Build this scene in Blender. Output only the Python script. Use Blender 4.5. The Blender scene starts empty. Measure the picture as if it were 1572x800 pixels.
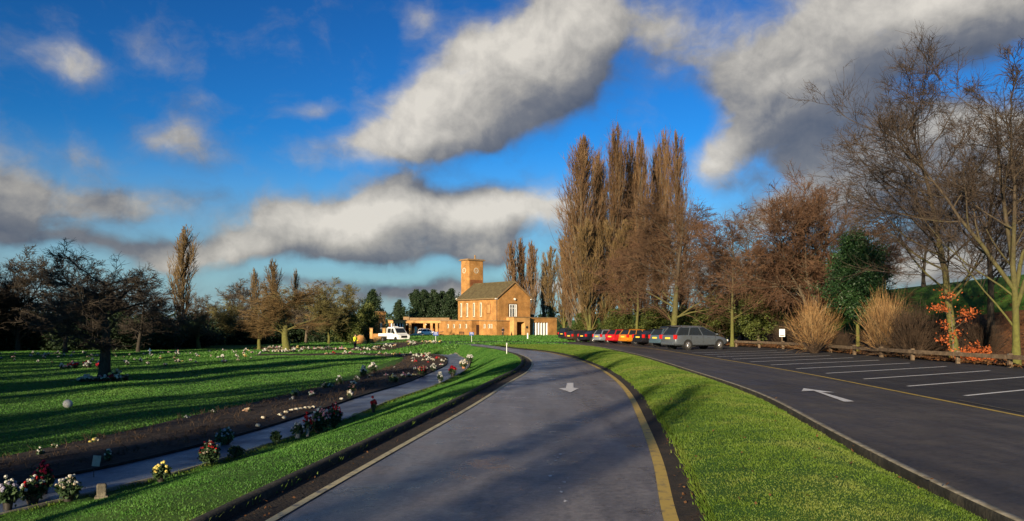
import bpy, bmesh, math, random
import numpy as np
from mathutils import Vector, Matrix
R = math.radians
random.seed(7)
sc = bpy.context.scene
COL = sc.collection
EYE = 1.7
F, CX, HZ = 1200.0, 786.0, 500.0          # focal length, centre column, horizon row of the reference (1572 x 800)

# ------------------------------------------------------------------ mesh helpers
def np_mesh(name, V, Q=None, T=None, smooth=False):
    V = np.asarray(V, np.float32).reshape(-1, 3)
    Q = np.zeros((0, 4), np.int32) if Q is None else np.asarray(Q, np.int32).reshape(-1, 4)
    T = np.zeros((0, 3), np.int32) if T is None else np.asarray(T, np.int32).reshape(-1, 3)
    me = bpy.data.meshes.new(name)
    me.vertices.add(len(V)); me.vertices.foreach_set('co', V.ravel())
    li = np.concatenate([Q.ravel(), T.ravel()])
    me.loops.add(len(li)); me.loops.foreach_set('vertex_index', li)
    n = len(Q) + len(T)
    tot = np.concatenate([np.full(len(Q), 4), np.full(len(T), 3)]).astype(np.int32)
    st = np.concatenate([[0], np.cumsum(tot)[:-1]]).astype(np.int32) if n else np.zeros(0, np.int32)
    me.polygons.add(n)
    me.polygons.foreach_set('loop_start', st); me.polygons.foreach_set('loop_total', tot)
    if smooth: me.polygons.foreach_set('use_smooth', np.ones(n, bool))
    me.update(calc_edges=True)
    return me

def add_obj(name, me, mat=None, parent=None, loc=None):
    o = bpy.data.objects.new(name, me)
    COL.objects.link(o)
    if mat and len(me.materials) == 0: me.materials.append(mat)
    if parent: o.parent = parent
    if loc is not None: o.location = loc
    return o

def tag(o, label, cat, group=None):
    o['label'] = label; o['category'] = cat
    if group: o['group'] = group
    return o

def structure(name, me, mat):
    o = add_obj(name, me, mat); o['kind'] = 'structure'; return o

def thing(name, label, cat, loc=(0, 0, 0), rotz=0, group=None, scale=None):
    o = bpy.data.objects.new(name, None); COL.objects.link(o)
    o.empty_display_size = .3
    o.location = loc; o.rotation_euler = (0, 0, rotz)
    if scale: o.scale = scale
    return tag(o, label, cat, group)

def dup(root, loc, rotz=0, label=None, group=None, scale=None):
    r = root.copy(); COL.objects.link(r)
    r.location = loc; r.rotation_euler = (root.rotation_euler.x, root.rotation_euler.y, rotz)
    if scale: r.scale = scale
    if label: r['label'] = label
    if group: r['group'] = group
    for ch in list(root.children):
        c = ch.copy(); COL.objects.link(c); c.parent = r
        for g in list(ch.children):
            d = g.copy(); COL.objects.link(d); d.parent = c
    return r

class MB:
    """collects simple solids and links them as one mesh object"""
    def __init__(s): s.bm = bmesh.new()
    def box(s, c, size, rz=0, bevel=0, M=None):
        m = Matrix.Translation(c) @ Matrix.Rotation(rz, 4, 'Z') @ Matrix.Diagonal((size[0], size[1], size[2], 1))
        if M: m = M @ m
        r = bmesh.ops.create_cube(s.bm, size=1, matrix=m)
        if bevel:
            es = list({e for v in r['verts'] for e in v.link_edges})
            bmesh.ops.bevel(s.bm, geom=es, offset=bevel, segments=2, affect='EDGES', profile=.5)
        return s
    def b2(s, lo, hi, bevel=0):
        c = [(a+b)/2 for a, b in zip(lo, hi)]; z = [abs(b-a) for a, b in zip(lo, hi)]
        return s.box(c, z, bevel=bevel)
    def cyl(s, p0, p1, r0, r1=None, seg=12, cap=True):
        p0, p1 = Vector(p0), Vector(p1); d = p1-p0
        m = Matrix.Translation((p0+p1)/2) @ d.to_track_quat('Z', 'Y').to_matrix().to_4x4()
        bmesh.ops.create_cone(s.bm, cap_ends=cap, segments=seg, radius1=r0, radius2=r0 if r1 is None else r1, depth=d.length, matrix=m)
        return s
    def sph(s, c, r, sc_=(1, 1, 1), sub=2):
        m = Matrix.Translation(c) @ Matrix.Diagonal((sc_[0], sc_[1], sc_[2], 1))
        bmesh.ops.create_icosphere(s.bm, subdivisions=sub, radius=r, matrix=m); return s
    def poly(s, pts):
        s.bm.faces.new([s.bm.verts.new(p) for p in pts]); return s
    def prism(s, pts, off):
        off = Vector(off)
        a = [s.bm.verts.new(p) for p in pts]; b = [s.bm.verts.new(Vector(p)+off) for p in pts]
        s.bm.faces.new(a); s.bm.faces.new(b[::-1]); n = len(a)
        for i in range(n): s.bm.faces.new([a[i], b[i], b[(i+1) % n], a[(i+1) % n]])
        return s
    def grid(s, rows, close=False):
        vs = [[s.bm.verts.new(p) for p in r] for r in rows]
        n = len(vs[0])
        for i in range(len(vs)-1):
            for j in range(n if close else n-1):
                k = (j+1) % n
                s.bm.faces.new([vs[i][j], vs[i][k], vs[i+1][k], vs[i+1][j]])
        return vs
    def build(s, name, mat, parent=None, smooth=False, loc=None):
        bmesh.ops.recalc_face_normals(s.bm, faces=s.bm.faces)
        me = bpy.data.meshes.new(name); s.bm.to_mesh(me); s.bm.free()
        if smooth:
            me.polygons.foreach_set('use_smooth', np.ones(len(me.polygons), bool))
            try: me.set_sharp_from_angle(angle=R(38))
            except Exception: pass
        return add_obj(name, me, mat, parent, loc)

# ------------------------------------------------------------------ materials
def nt(m): return m.node_tree.nodes, m.node_tree.links
def base_mat(name, col, rough=.7, metal=0, spec=.5):
    m = bpy.data.materials.new(name); m.use_nodes = True
    b = m.node_tree.nodes['Principled BSDF']
    b.inputs['Base Color'].default_value = (*col, 1); b.inputs['Roughness'].default_value = rough
    b.inputs['Metallic'].default_value = metal; b.inputs['Specular IOR Level'].default_value = spec
    return m
def noise_mat(name, cols, scale=4, rough=.8, bump=0, bscale=None, detail=6, spec=.3, coord='Object', dist=.0, stretch=None, trans=0, pos=None):
    """colour ramp over fractal noise, optional bump; cols = list of rgb"""
    m = base_mat(name, cols[0], rough, spec=spec); N, L = nt(m); b = N['Principled BSDF']
    tc = N.new('ShaderNodeTexCoord'); src = tc.outputs[coord]
    if coord == 'World':
        pass
    if stretch:
        mp = N.new('ShaderNodeMapping'); mp.inputs['Scale'].default_value = stretch
        L.new(src, mp.inputs['Vector']); src = mp.outputs['Vector']
    n = N.new('ShaderNodeTexNoise'); n.inputs['Scale'].default_value = scale; n.inputs['Detail'].default_value = detail
    n.inputs['Roughness'].default_value = .65; n.inputs['Distortion'].default_value = dist
    L.new(src, n.inputs['Vector'])
    r = N.new('ShaderNodeValToRGB'); e = r.color_ramp.elements
    k = len(cols); ps = pos or [(.3+.4*i/(k-1)) for i in range(k)]
    e[0].position = ps[0]; e[0].color = (*cols[0], 1); e[1].position = ps[-1]; e[1].color = (*cols[-1], 1)
    for i in range(1, k-1):
        q = e.new(ps[i]); q.color = (*cols[i], 1)
    L.new(n.outputs['Fac'], r.inputs['Fac']); L.new(r.outputs['Color'], b.inputs['Base Color'])
    if bump:
        n2 = N.new('ShaderNodeTexNoise'); n2.inputs['Scale'].default_value = bscale or scale*6; n2.inputs['Detail'].default_value = 5
        L.new(src, n2.inputs['Vector'])
        bp = N.new('ShaderNodeBump'); bp.inputs['Strength'].default_value = bump; bp.inputs['Distance'].default_value = .03
        L.new(n2.outputs['Fac'], bp.inputs['Height']); L.new(bp.outputs['Normal'], b.inputs['Normal'])
    if trans:
        t = N.new('ShaderNodeBsdfTranslucent'); L.new(r.outputs['Color'], t.inputs['Color'])
        mx = N.new('ShaderNodeMixShader'); mx.inputs[0].default_value = trans
        L.new(b.outputs[0], mx.inputs[1]); L.new(t.outputs[0], mx.inputs[2])
        L.new(mx.outputs[0], N['Material Output'].inputs['Surface'])
    return m

def grass_mat(name, cols, extra_rough=.85):
    """two scales of noise: broad patches and fine blade speckle"""
    m = base_mat(name, cols[1], extra_rough, spec=.15); N, L = nt(m); b = N['Principled BSDF']
    tc = N.new('ShaderNodeTexCoord')
    n1 = N.new('ShaderNodeTexNoise'); n1.inputs['Scale'].default_value = .35; n1.inputs['Detail'].default_value = 5
    n2 = N.new('ShaderNodeTexNoise'); n2.inputs['Scale'].default_value = 22; n2.inputs['Detail'].default_value = 6; n2.inputs['Roughness'].default_value = .75
    L.new(tc.outputs['Object'], n1.inputs['Vector']); L.new(tc.outputs['Object'], n2.inputs['Vector'])
    a = N.new('ShaderNodeMath'); a.operation = 'MULTIPLY_ADD'; a.inputs[1].default_value = .55
    s = N.new('ShaderNodeMath'); s.operation = 'MULTIPLY'; s.inputs[1].default_value = .45
    L.new(n2.outputs['Fac'], s.inputs[0]); L.new(n1.outputs['Fac'], a.inputs[0]); L.new(s.outputs[0], a.inputs[2])
    r = N.new('ShaderNodeValToRGB'); e = r.color_ramp.elements
    e[0].position = .36; e[0].color = (*cols[0], 1); e[1].position = .64; e[1].color = (*cols[2], 1)
    q = e.new(.5); q.color = (*cols[1], 1)
    L.new(a.outputs[0], r.inputs['Fac']); L.new(r.outputs['Color'], b.inputs['Base Color'])
    bp = N.new('ShaderNodeBump'); bp.inputs['Strength'].default_value = .9; bp.inputs['Distance'].default_value = .06
    L.new(n2.outputs['Fac'], bp.inputs['Height']); L.new(bp.outputs['Normal'], b.inputs['Normal'])
    return m

def moss_bark(name, moss, wood, z0, z1):
    """bark with moss and algae on the lower trunk"""
    m = noise_mat(name, wood, 5, .9, .8, None, 8, stretch=(3, 3, .6)); N, L = nt(m); b = N['Principled BSDF']
    tc = N.new('ShaderNodeTexCoord'); sx = N.new('ShaderNodeSeparateXYZ'); L.new(tc.outputs['Object'], sx.inputs[0])
    n = N.new('ShaderNodeTexNoise'); n.inputs['Scale'].default_value = 1.6; n.inputs['Detail'].default_value = 8; L.new(tc.outputs['Object'], n.inputs['Vector'])
    a = N.new('ShaderNodeMath'); a.operation = 'MULTIPLY_ADD'; a.inputs[1].default_value = (z1-z0)*1.6; L.new(n.outputs['Fac'], a.inputs[0]); L.new(sx.outputs[2], a.inputs[2])
    mr = N.new('ShaderNodeMapRange'); mr.inputs[1].default_value = z0+(z1-z0)*.5; mr.inputs[2].default_value = z1+(z1-z0)*.8; mr.inputs[3].default_value = 1; mr.inputs[4].default_value = 0; L.new(a.outputs[0], mr.inputs[0])
    n2 = N.new('ShaderNodeTexNoise'); n2.inputs['Scale'].default_value = 7; n2.inputs['Detail'].default_value = 8; L.new(tc.outputs['Object'], n2.inputs['Vector'])
    r = N.new('ShaderNodeMix'); r.data_type = 'RGBA'; r.inputs[6].default_value = (*moss[0], 1); r.inputs[7].default_value = (*moss[1], 1); L.new(n2.outputs['Fac'], r.inputs[0])
    mx = N.new('ShaderNodeMix'); mx.data_type = 'RGBA'; L.new(mr.outputs[0], mx.inputs[0]); L.new(b.inputs['Base Color'].links[0].from_socket, mx.inputs[6]); L.new(r.outputs[2], mx.inputs[7]); L.new(mx.outputs[2], b.inputs['Base Color'])
    return m

def asphalt_mat(name, dark, light, rough=.62):
    m = base_mat(name, dark, rough, spec=.4); N, L = nt(m); b = N['Principled BSDF']
    tc = N.new('ShaderNodeTexCoord')
    def noise(sc_, det, rg=.6, st=None):
        n = N.new('ShaderNodeTexNoise'); n.inputs['Scale'].default_value = sc_; n.inputs['Detail'].default_value = det; n.inputs['Roughness'].default_value = rg
        if st:
            mp = N.new('ShaderNodeMapping'); mp.inputs['Scale'].default_value = st
            L.new(tc.outputs['Object'], mp.inputs['Vector']); L.new(mp.outputs['Vector'], n.inputs['Vector'])
        else: L.new(tc.outputs['Object'], n.inputs['Vector'])
        return n
    big = noise(.9, 9, .72); tracks = noise(1.0, 4, .6, (1.6, .12, 1)); fine = noise(15, 6, .9)
    m1 = N.new('ShaderNodeMath'); m1.operation = 'ADD'; L.new(big.outputs['Fac'], m1.inputs[0]); L.new(tracks.outputs['Fac'], m1.inputs[1])
    m2 = N.new('ShaderNodeMath'); m2.operation = 'MULTIPLY_ADD'; m2.inputs[1].default_value = 1.5; L.new(fine.outputs['Fac'], m2.inputs[0]); L.new(m1.outputs[0], m2.inputs[2])
    mr = N.new('ShaderNodeMapRange'); mr.inputs[1].default_value = 1.42; mr.inputs[2].default_value = 2.08; L.new(m2.outputs[0], mr.inputs[0])
    r = N.new('ShaderNodeMix'); r.data_type = 'RGBA'; r.inputs[6].default_value = (*dark, 1); r.inputs[7].default_value = (*light, 1)
    L.new(mr.outputs[0], r.inputs[0]); 
    # cracks and sealed joints
    v = N.new('ShaderNodeTexVoronoi'); v.feature = 'DISTANCE_TO_EDGE'; v.inputs['Scale'].default_value = .33
    wn = noise(1.6, 4); vm = N.new('ShaderNodeVectorMath'); vm.operation = 'MULTIPLY_ADD'; vm.inputs[1].default_value = (.8, .8, .8)
    L.new(wn.outputs['Color'], vm.inputs[0]); L.new(tc.outputs['Object'], vm.inputs[2]); L.new(vm.outputs[0], v.inputs['Vector'])
    ck = N.new('ShaderNodeMapRange'); ck.inputs[1].default_value = .003; ck.inputs[2].default_value = .012; ck.inputs[3].default_value = .84; ck.inputs[4].default_value = 1
    L.new(v.outputs['Distance'], ck.inputs[0])
    mul = N.new('ShaderNodeMix'); mul.data_type = 'RGBA'; mul.blend_type = 'MULTIPLY'; mul.inputs[0].default_value = 1
    L.new(r.outputs[2], mul.inputs[6]); L.new(ck.outputs[0], mul.inputs[7]); L.new(mul.outputs[2], b.inputs['Base Color'])
    rr = N.new('ShaderNodeMapRange'); rr.inputs[1].default_value = .35; rr.inputs[2].default_value = .65; rr.inputs[3].default_value = rough-.26; rr.inputs[4].default_value = rough+.16
    L.new(big.outputs['Fac'], rr.inputs[0]); L.new(rr.outputs[0], b.inputs['Roughness'])
    bp = N.new('ShaderNodeBump'); bp.inputs['Strength'].default_value = .8; bp.inputs['Distance'].default_value = .014
    L.new(fine.outputs['Fac'], bp.inputs['Height']); L.new(bp.outputs['Normal'], b.inputs['Normal'])
    return m

def worn_paint(name, col, under, amount=.5):
    m = base_mat(name, col, .6); N, L = nt(m); b = N['Principled BSDF']
    tc = N.new('ShaderNodeTexCoord'); n = N.new('ShaderNodeTexNoise'); n.inputs['Scale'].default_value = 6; n.inputs['Detail'].default_value = 8; n.inputs['Roughness'].default_value = .75
    L.new(tc.outputs['Object'], n.inputs['Vector'])
    r = N.new('ShaderNodeValToRGB'); e = r.color_ramp.elements
    e[0].position = amount-.09; e[0].color = (*under, 1); e[1].position = amount+.05; e[1].color = (*col, 1)
    L.new(n.outputs['Fac'], r.inputs['Fac']); L.new(r.outputs['Color'], b.inputs['Base Color'])
    return m

def brick_mat(name, c1, c2, mortar):
    m = base_mat(name, c1, .85, spec=.2); N, L = nt(m); b = N['Principled BSDF']
    tc = N.new('ShaderNodeTexCoord'); sx = N.new('ShaderNodeSeparateXYZ'); L.new(tc.outputs['Object'], sx.inputs[0])
    ad = N.new('ShaderNodeMath'); ad.operation = 'ADD'; L.new(sx.outputs[0], ad.inputs[0]); L.new(sx.outputs[1], ad.inputs[1])
    cb = N.new('ShaderNodeCombineXYZ'); L.new(ad.outputs[0], cb.inputs[0]); L.new(sx.outputs[2], cb.inputs[1])
    br = N.new('ShaderNodeTexBrick'); br.inputs['Scale'].default_value = 1
    br.inputs['Brick Width'].default_value = .23; br.inputs['Row Height'].default_value = .075; br.inputs['Mortar Size'].default_value = .006
    br.inputs['Color1'].default_value = (*c1, 1); br.inputs['Color2'].default_value = (*c2, 1); br.inputs['Mortar'].default_value = (*mortar, 1)
    L.new(cb.outputs[0], br.inputs['Vector'])
    n = N.new('ShaderNodeTexNoise'); n.inputs['Scale'].default_value = .8; n.inputs['Detail'].default_value = 7; L.new(tc.outputs['Object'], n.inputs['Vector'])
    mr = N.new('ShaderNodeMapRange'); mr.inputs[1].default_value = .3; mr.inputs[2].default_value = .7; mr.inputs[3].default_value = .60; mr.inputs[4].default_value = 1.14
    L.new(n.outputs['Fac'], mr.inputs[0])
    mul = N.new('ShaderNodeMix'); mul.data_type = 'RGBA'; mul.blend_type = 'MULTIPLY'; mul.inputs[0].default_value = 1
    L.new(br.outputs['Color'], mul.inputs[6]); L.new(mr.outputs[0], mul.inputs[7]); L.new(mul.outputs[2], b.inputs['Base Color'])
    return m

M = {}
M['grass'] = grass_mat('grass', [(.024, .070, .010), (.046, .118, .016), (.085, .152, .026)])
M['blade_lawn'] = noise_mat('lawn_blade', [(.024, .088, .012), (.054, .158, .022), (.10, .20, .036)], scale=.55, rough=.6, trans=.3, detail=12)
M['blade'] = noise_mat('grass_blade', [(.046, .094, .009), (.092, .155, .016), (.165, .185, .045)], scale=.55, rough=.6, trans=.3, detail=9)
M['asphalt'] = asphalt_mat('asphalt', (.040, .041, .048), (.225, .215, .218), .44)
M['asphalt_lane'] = asphalt_mat('asphalt_lane', (.016, .015, .015), (.082, .074, .070), .62)
M['asphalt_dark'] = asphalt_mat('asphalt_bays', (.010, .010, .013), (.027, .026, .030), .75)
M['path'] = asphalt_mat('path_tarmac', (.045, .056, .080), (.115, .135, .175), .50)  # bluish base: reflected sky is put into the tarmac colour
M['gutter'] = noise_mat('gutter_dirt', [(.010, .009, .008), (.022, .018, .014), (.045, .030, .018)], scale=3, rough=.9, bump=.8, bscale=30)
M['soil'] = noise_mat('soil', [(.009, .007, .006), (.022, .016, .012), (.044, .031, .023)], scale=5, rough=.95, bump=1, bscale=14, detail=9)
M['litter'] = noise_mat('leaf_litter', [(.030, .016, .008), (.085, .036, .014), (.16, .065, .022), (.05, .05, .015)], scale=3.5, rough=.9, bump=1, bscale=30, detail=10)
M['yellow'] = worn_paint('yellow_line_paint', (.44, .31, .055), (.12, .10, .06), .43)
M['pale_line'] = worn_paint('faded_edge_line', (.40, .36, .20), (.10, .10, .09), .46)
M['white'] = worn_paint('white_road_paint', (.55, .56, .57), (.12, .12, .13), .40)
M['white_bay'] = worn_paint('bay_line_paint', (.66, .67, .68), (.14, .14, .15), .38)
M['kerb'] = noise_mat('kerb_stone', [(.035, .032, .026), (.095, .086, .066), (.19, .17, .125)], scale=5, rough=.9, bump=.5, detail=9)
M['kerb_dark'] = noise_mat('kerb_mossy_and_shaded', [(.007, .008, .006), (.018, .018, .015), (.05, .046, .034)], scale=4, rough=.9, bump=.5)
M['kerb_pale'] = noise_mat('kerb_painted_and_lit', [(.08, .07, .052), (.22, .20, .15), (.36, .33, .26)], scale=6, rough=.8, detail=9)
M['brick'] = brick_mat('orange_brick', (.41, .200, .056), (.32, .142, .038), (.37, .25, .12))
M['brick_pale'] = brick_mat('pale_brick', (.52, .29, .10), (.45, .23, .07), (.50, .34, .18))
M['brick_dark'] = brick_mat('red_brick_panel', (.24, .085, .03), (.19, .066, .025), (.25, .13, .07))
M['tile_roof'] = noise_mat('roof_tiles', [(.055, .042, .022), (.095, .075, .036), (.13, .11, .055)], scale=1.6, rough=.9, bump=.6, bscale=9, detail=9)
M['stone'] = noise_mat('pale_stone', [(.36, .33, .25), (.52, .48, .38), (.60, .56, .46)], scale=3, rough=.8)
M['coping'] = noise_mat('coping_stone', [(.16, .10, .05), (.26, .17, .09)], scale=2, rough=.85)
M['white_paint'] = noise_mat('white_gloss_paint', [(.72, .72, .70), (.80, .80, .78)], scale=2, rough=.4)
M['dark_glass'] = base_mat('dark_glass', (.012, .014, .017), .08, spec=.6)
M['glass'] = base_mat('car_glass', (.015, .019, .023), .06, spec=.7)
M['dark_interior'] = base_mat('dark_recess', (.018, .014, .012), .9)
M['dark_wood'] = noise_mat('dark_door_wood', [(.028, .012, .008), (.05, .022, .013)], scale=3, stretch=(6, 6, .5))
M['rail_wood'] = noise_mat('weathered_rail_wood', [(.05, .034, .022), (.11, .078, .05), (.18, .13, .085)], scale=5, rough=.85, bump=.5, stretch=(1, 1, 1), detail=9)
M['metal_grey'] = base_mat('grey_metal', (.30, .31, .31), .45, .7)
M['black'] = base_mat('black_plastic', (.012, .012, .013), .6)
M['tyre'] = noise_mat('tyre_rubber', [(.012, .012, .012), (.025, .024, .023)], scale=20, rough=.85)
M['alloy'] = base_mat('alloy_rim', (.62, .62, .63), .28, .9)
M['red_light'] = base_mat('red_lens', (.42, .012, .012), .15, spec=.7)
M['clear_light'] = base_mat('clear_lens', (.72, .73, .74), .1, spec=.8)
M['plate'] = noise_mat('yellow_plate', [(.62, .45, .05), (.70, .52, .07)], scale=8, rough=.4)
M['plate_white'] = base_mat('white_plate', (.72, .72, .70), .4)
M['sign_blue'] = base_mat('blue_sign_enamel', (.02, .06, .26), .5)
M['hivis'] = noise_mat('hi_vis_yellow', [(.62, .72, .03), (.72, .80, .06)], scale=20, rough=.6)
M['cloth_dark'] = noise_mat('dark_cloth', [(.012, .013, .018), (.028, .028, .034)], scale=14, rough=.9)
M['skin'] = base_mat('skin', (.46, .26, .18), .55)
M['hair'] = base_mat('dark_hair', (.03, .018, .012), .6)
M['bark_grey'] = noise_mat('grey_bark', [(.045, .036, .026), (.11, .088, .060), (.17, .14, .095)], scale=5, rough=.9, bump=.8, stretch=(3, 3, .6))
M['bark_moss'] = moss_bark('mossy_bark', [(.038, .036, .014), (.155, .16, .034)], [(.022, .017, .011), (.055, .041, .027), (.09, .068, .045)], 2.5, 6.0)
M['bark_dark'] = noise_mat('dark_bark', [(.013, .012, .010), (.035, .030, .023), (.06, .05, .036)], scale=5, rough=.95, bump=.8, stretch=(3, 3, .6))
M['twig_brown'] = noise_mat('brown_twigs', [(.040, .022, .013), (.085, .048, .026), (.125, .076, .042)], scale=.6, rough=.9)
M['twig_deep'] = noise_mat('deep_brown_twigs', [(.020, .014, .011), (.044, .031, .023), (.076, .054, .038)], scale=.6, rough=.9)
M['twig_red'] = noise_mat('red_twigs', [(.048, .026, .016), (.10, .053, .030), (.14, .080, .046)], scale=.6, rough=.9)
M['twig_gold'] = noise_mat('golden_twigs', [(.065, .040, .016), (.13, .084, .034), (.18, .125, .058)], scale=.6, rough=.9)
M['twig_poplar'] = noise_mat('poplar_twigs', [(.062, .034, .017), (.135, .077, .037), (.20, .125, .062)], scale=.5, rough=.9)
M['twig_grey'] = noise_mat('grey_twigs', [(.042, .034, .026), (.085, .068, .050), (.125, .102, .074)], scale=.6, rough=.9)
M['twig_dark'] = noise_mat('dark_twigs', [(.018, .015, .012), (.042, .034, .026), (.07, .056, .042)], scale=.6, rough=.9)
M['twig_olive'] = noise_mat('olive_twigs', [(.06, .052, .020), (.12, .108, .038), (.17, .15, .06)], scale=.6, rough=.9)
M['stem_orange'] = noise_mat('orange_stems', [(.14, .070, .026), (.32, .185, .075), (.50, .35, .17)], scale=2.2, rough=.8, trans=.15)
M['stem_brown'] = noise_mat('brown_stems', [(.020, .013, .009), (.044, .028, .018), (.082, .052, .032)], scale=1.6, rough=.8)
M['leaf_green'] = noise_mat('evergreen_leaf', [(.010, .028, .010), (.020, .052, .017), (.042, .085, .027)], scale=1.1, rough=.45, trans=.15, detail=9)
M['leaf_dark'] = noise_mat('dark_evergreen_leaf', [(.008, .018, .008), (.018, .036, .014), (.032, .052, .02)], scale=.8, rough=.6, trans=.1, detail=9)
M['leaf_olive'] = noise_mat('olive_leaf', [(.03, .045, .010), (.070, .092, .02), (.12, .13, .032)], scale=.9, rough=.6, trans=.2, detail=9)
M['leaf_orange'] = noise_mat('orange_beech_leaf', [(.22, .045, .015), (.40, .095, .024), (.54, .17, .045)], scale=4, rough=.6, trans=.3)
M['leaf_brown'] = noise_mat('dead_leaf', [(.05, .025, .012), (.12, .055, .022), (.20, .10, .035)], scale=4, rough=.8, trans=.2)
M['leaf_pot'] = noise_mat('pot_plant_leaf', [(.010, .026, .010), (.03, .06, .022), (.055, .09, .032)], scale=9, rough=.6, trans=.1)
def petal(n, c): M['pet_'+n] = noise_mat('petals_'+n, [tuple(.7*x for x in c), c, tuple(min(.85, 1.15*x) for x in c)], scale=18, rough=.6, trans=.2)
petal('white', (.56, .56, .52)); petal('red', (.46, .018, .022)); petal('crimson', (.36, .012, .045)); petal('pink', (.46, .22, .27)); petal('yellow', (.66, .56, .16)); petal('cream', (.48, .42, .31)); petal('peach', (.42, .27, .18)); petal('lilac', (.36, .34, .46))
M['pot_dark'] = noise_mat('dark_pot', [(.014, .013, .012), (.034, .030, .026)], scale=10, rough=.5)
M['pot_terra'] = noise_mat('terracotta_pot', [(.22, .09, .045), (.32, .14, .07)], scale=8, rough=.8)
M['pot_stone'] = noise_mat('grey_stone_vase', [(.20, .20, .19), (.32, .31, .29)], scale=10, rough=.7)
# ------------------------------------------------------------------ terrain
def sstep(t):
    t = np.clip(t, 0, 1); return t*t*(3-2*t)
XE = np.array([(0, -3.3), (6.87, -2.6), (10.35, -2.15), (15.9, -1.42), (22.7, -.66), (29.1, .08), (35.8, .40), (45.3, -.05), (53.7, -1.25), (61, -2.9), (68, -4.6), (73.5, -6.8), (80, -11), (90, -14), (110, -14), (125, -17), (140, -26), (160, -45), (200, -80)])
XP = np.array([(0, -8.5), (10.6, -6.8), (11.6, -6.45), (12.9, -5.96), (14, -5.66), (14.9, -5.5), (17.1, -5.16), (21.1, -4.55), (25.7, -4.2), (33, -3.3), (38, -2.9), (43.6, -2.6), (54.9, -3.2), (62, -4.2), (66, -5.1), (70, -8.5), (75, -13), (90, -19), (110, -20), (125, -24), (140, -34), (160, -55), (200, -90)])
DEP = np.array([(0, .85), (35, .85), (50, .72), (80, .8), (110, .85), (300, .9)])
def tab(A, y): return np.interp(y, A[:, 0], A[:, 1])
def H(x, y):
    x = np.asarray(x, float); y = np.asarray(y, float)
    xe, xp = tab(XE, y), tab(XP, y)
    w = np.maximum(xe-xp-.25, 1.2)
    z = -tab(DEP, y)*sstep((xe-x)/w)
    z = z-.30*sstep((xp-3-x)/26.)
    z = z-.35*sstep((y-55)/55.)
    z = z+.07*sstep((x-3.5)/1.5)*(1-sstep((y-50)/20.))
    z = z+5.2*sstep((x-26)/10.)*sstep((y-8)/20.)
    und = .05*np.sin(x*.31+1.3)*np.sin(y*.23)+.03*np.sin(x*.9+y*.5)
    z = z+und*np.where(x < xp-2, 1, 0)*sstep((xp-2-x)/4)
    return z
def h(x, y): return float(H(x, y))
def G(px, py, dz=0):
    """where the line of sight through a pixel of the photograph meets the ground"""
    a = (px-CX)/F; b = (HZ-py)/F; Y = 5.
    for _ in range(4000):
        if EYE+b*Y <= h(a*Y, Y)+dz: break
        Y += .1 if Y < 60 else .2
    return a*Y, Y
def AT(px, Y): return ((px-CX)/F*Y, Y)

def resample(P, step):
    P = np.array(P, float); d = np.r_[0, np.cumsum(np.linalg.norm(np.diff(P, axis=0), axis=1))]
    n = max(2, int(d[-1]/step)+1); t = np.linspace(0, d[-1], n)
    # smooth (Catmull style) interpolation through the points
    out = np.zeros((n, P.shape[1]))
    m = np.gradient(P, d, axis=0)
    k = np.clip(np.searchsorted(d, t, 'right')-1, 0, len(d)-2)
    hh = (d[k+1]-d[k]); s = (t-d[k])/hh
    h00 = 2*s**3-3*s**2+1; h10 = s**3-2*s**2+s; h01 = -2*s**3+3*s**2; h11 = s**3-s**2
    out = h00[:, None]*P[k]+(h10*hh)[:, None]*m[k]+h01[:, None]*P[k+1]+(h11*hh)[:, None]*m[k+1]
    return out
def pair(Lp, Rp, n):
    """resample two border lines to n points each"""
    a = resample(Lp, .5); b = resample(Rp, .5)
    t = np.linspace(0, 1, n)
    f = lambda c: np.stack([np.interp(t, np.linspace(0, 1, len(c)), c[:, i]) for i in (0, 1)], 1)
    return f(a), f(b)
def strip_mesh(name, A, B, m, zf):
    """sheet between two lines of equal length, m cells across; zf(x, y, u) gives the height"""
    n = len(A); u = np.linspace(0, 1, m+1)
    P = A[:, None, :]*(1-u)[None, :, None]+B[:, None, :]*u[None, :, None]
    Z = zf(P[..., 0], P[..., 1], np.broadcast_to(u, P.shape[:2]))
    V = np.concatenate([P, Z[..., None]], 2).reshape(-1, 3)
    i = np.arange(n-1)[:, None]*(m+1)+np.arange(m)[None, :]
    Q = np.stack([i, i+1, i+m+2, i+m+1], -1).reshape(-1, 4)
    return np_mesh(name, V, Q, smooth=True)
def offset_line(P, d):
    t = np.gradient(P, axis=0); t /= np.linalg.norm(t, axis=1)[:, None]+1e-9
    return P+np.stack([-t[:, 1], t[:, 0]], 1)*d
def line_mesh(name, P, w, lift, zf=None, m=1):
    zf = zf or (lambda x, y, u: H(x, y)+lift)
    return strip_mesh(name, offset_line(P, w/2), offset_line(P, -w/2), m, zf)
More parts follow.
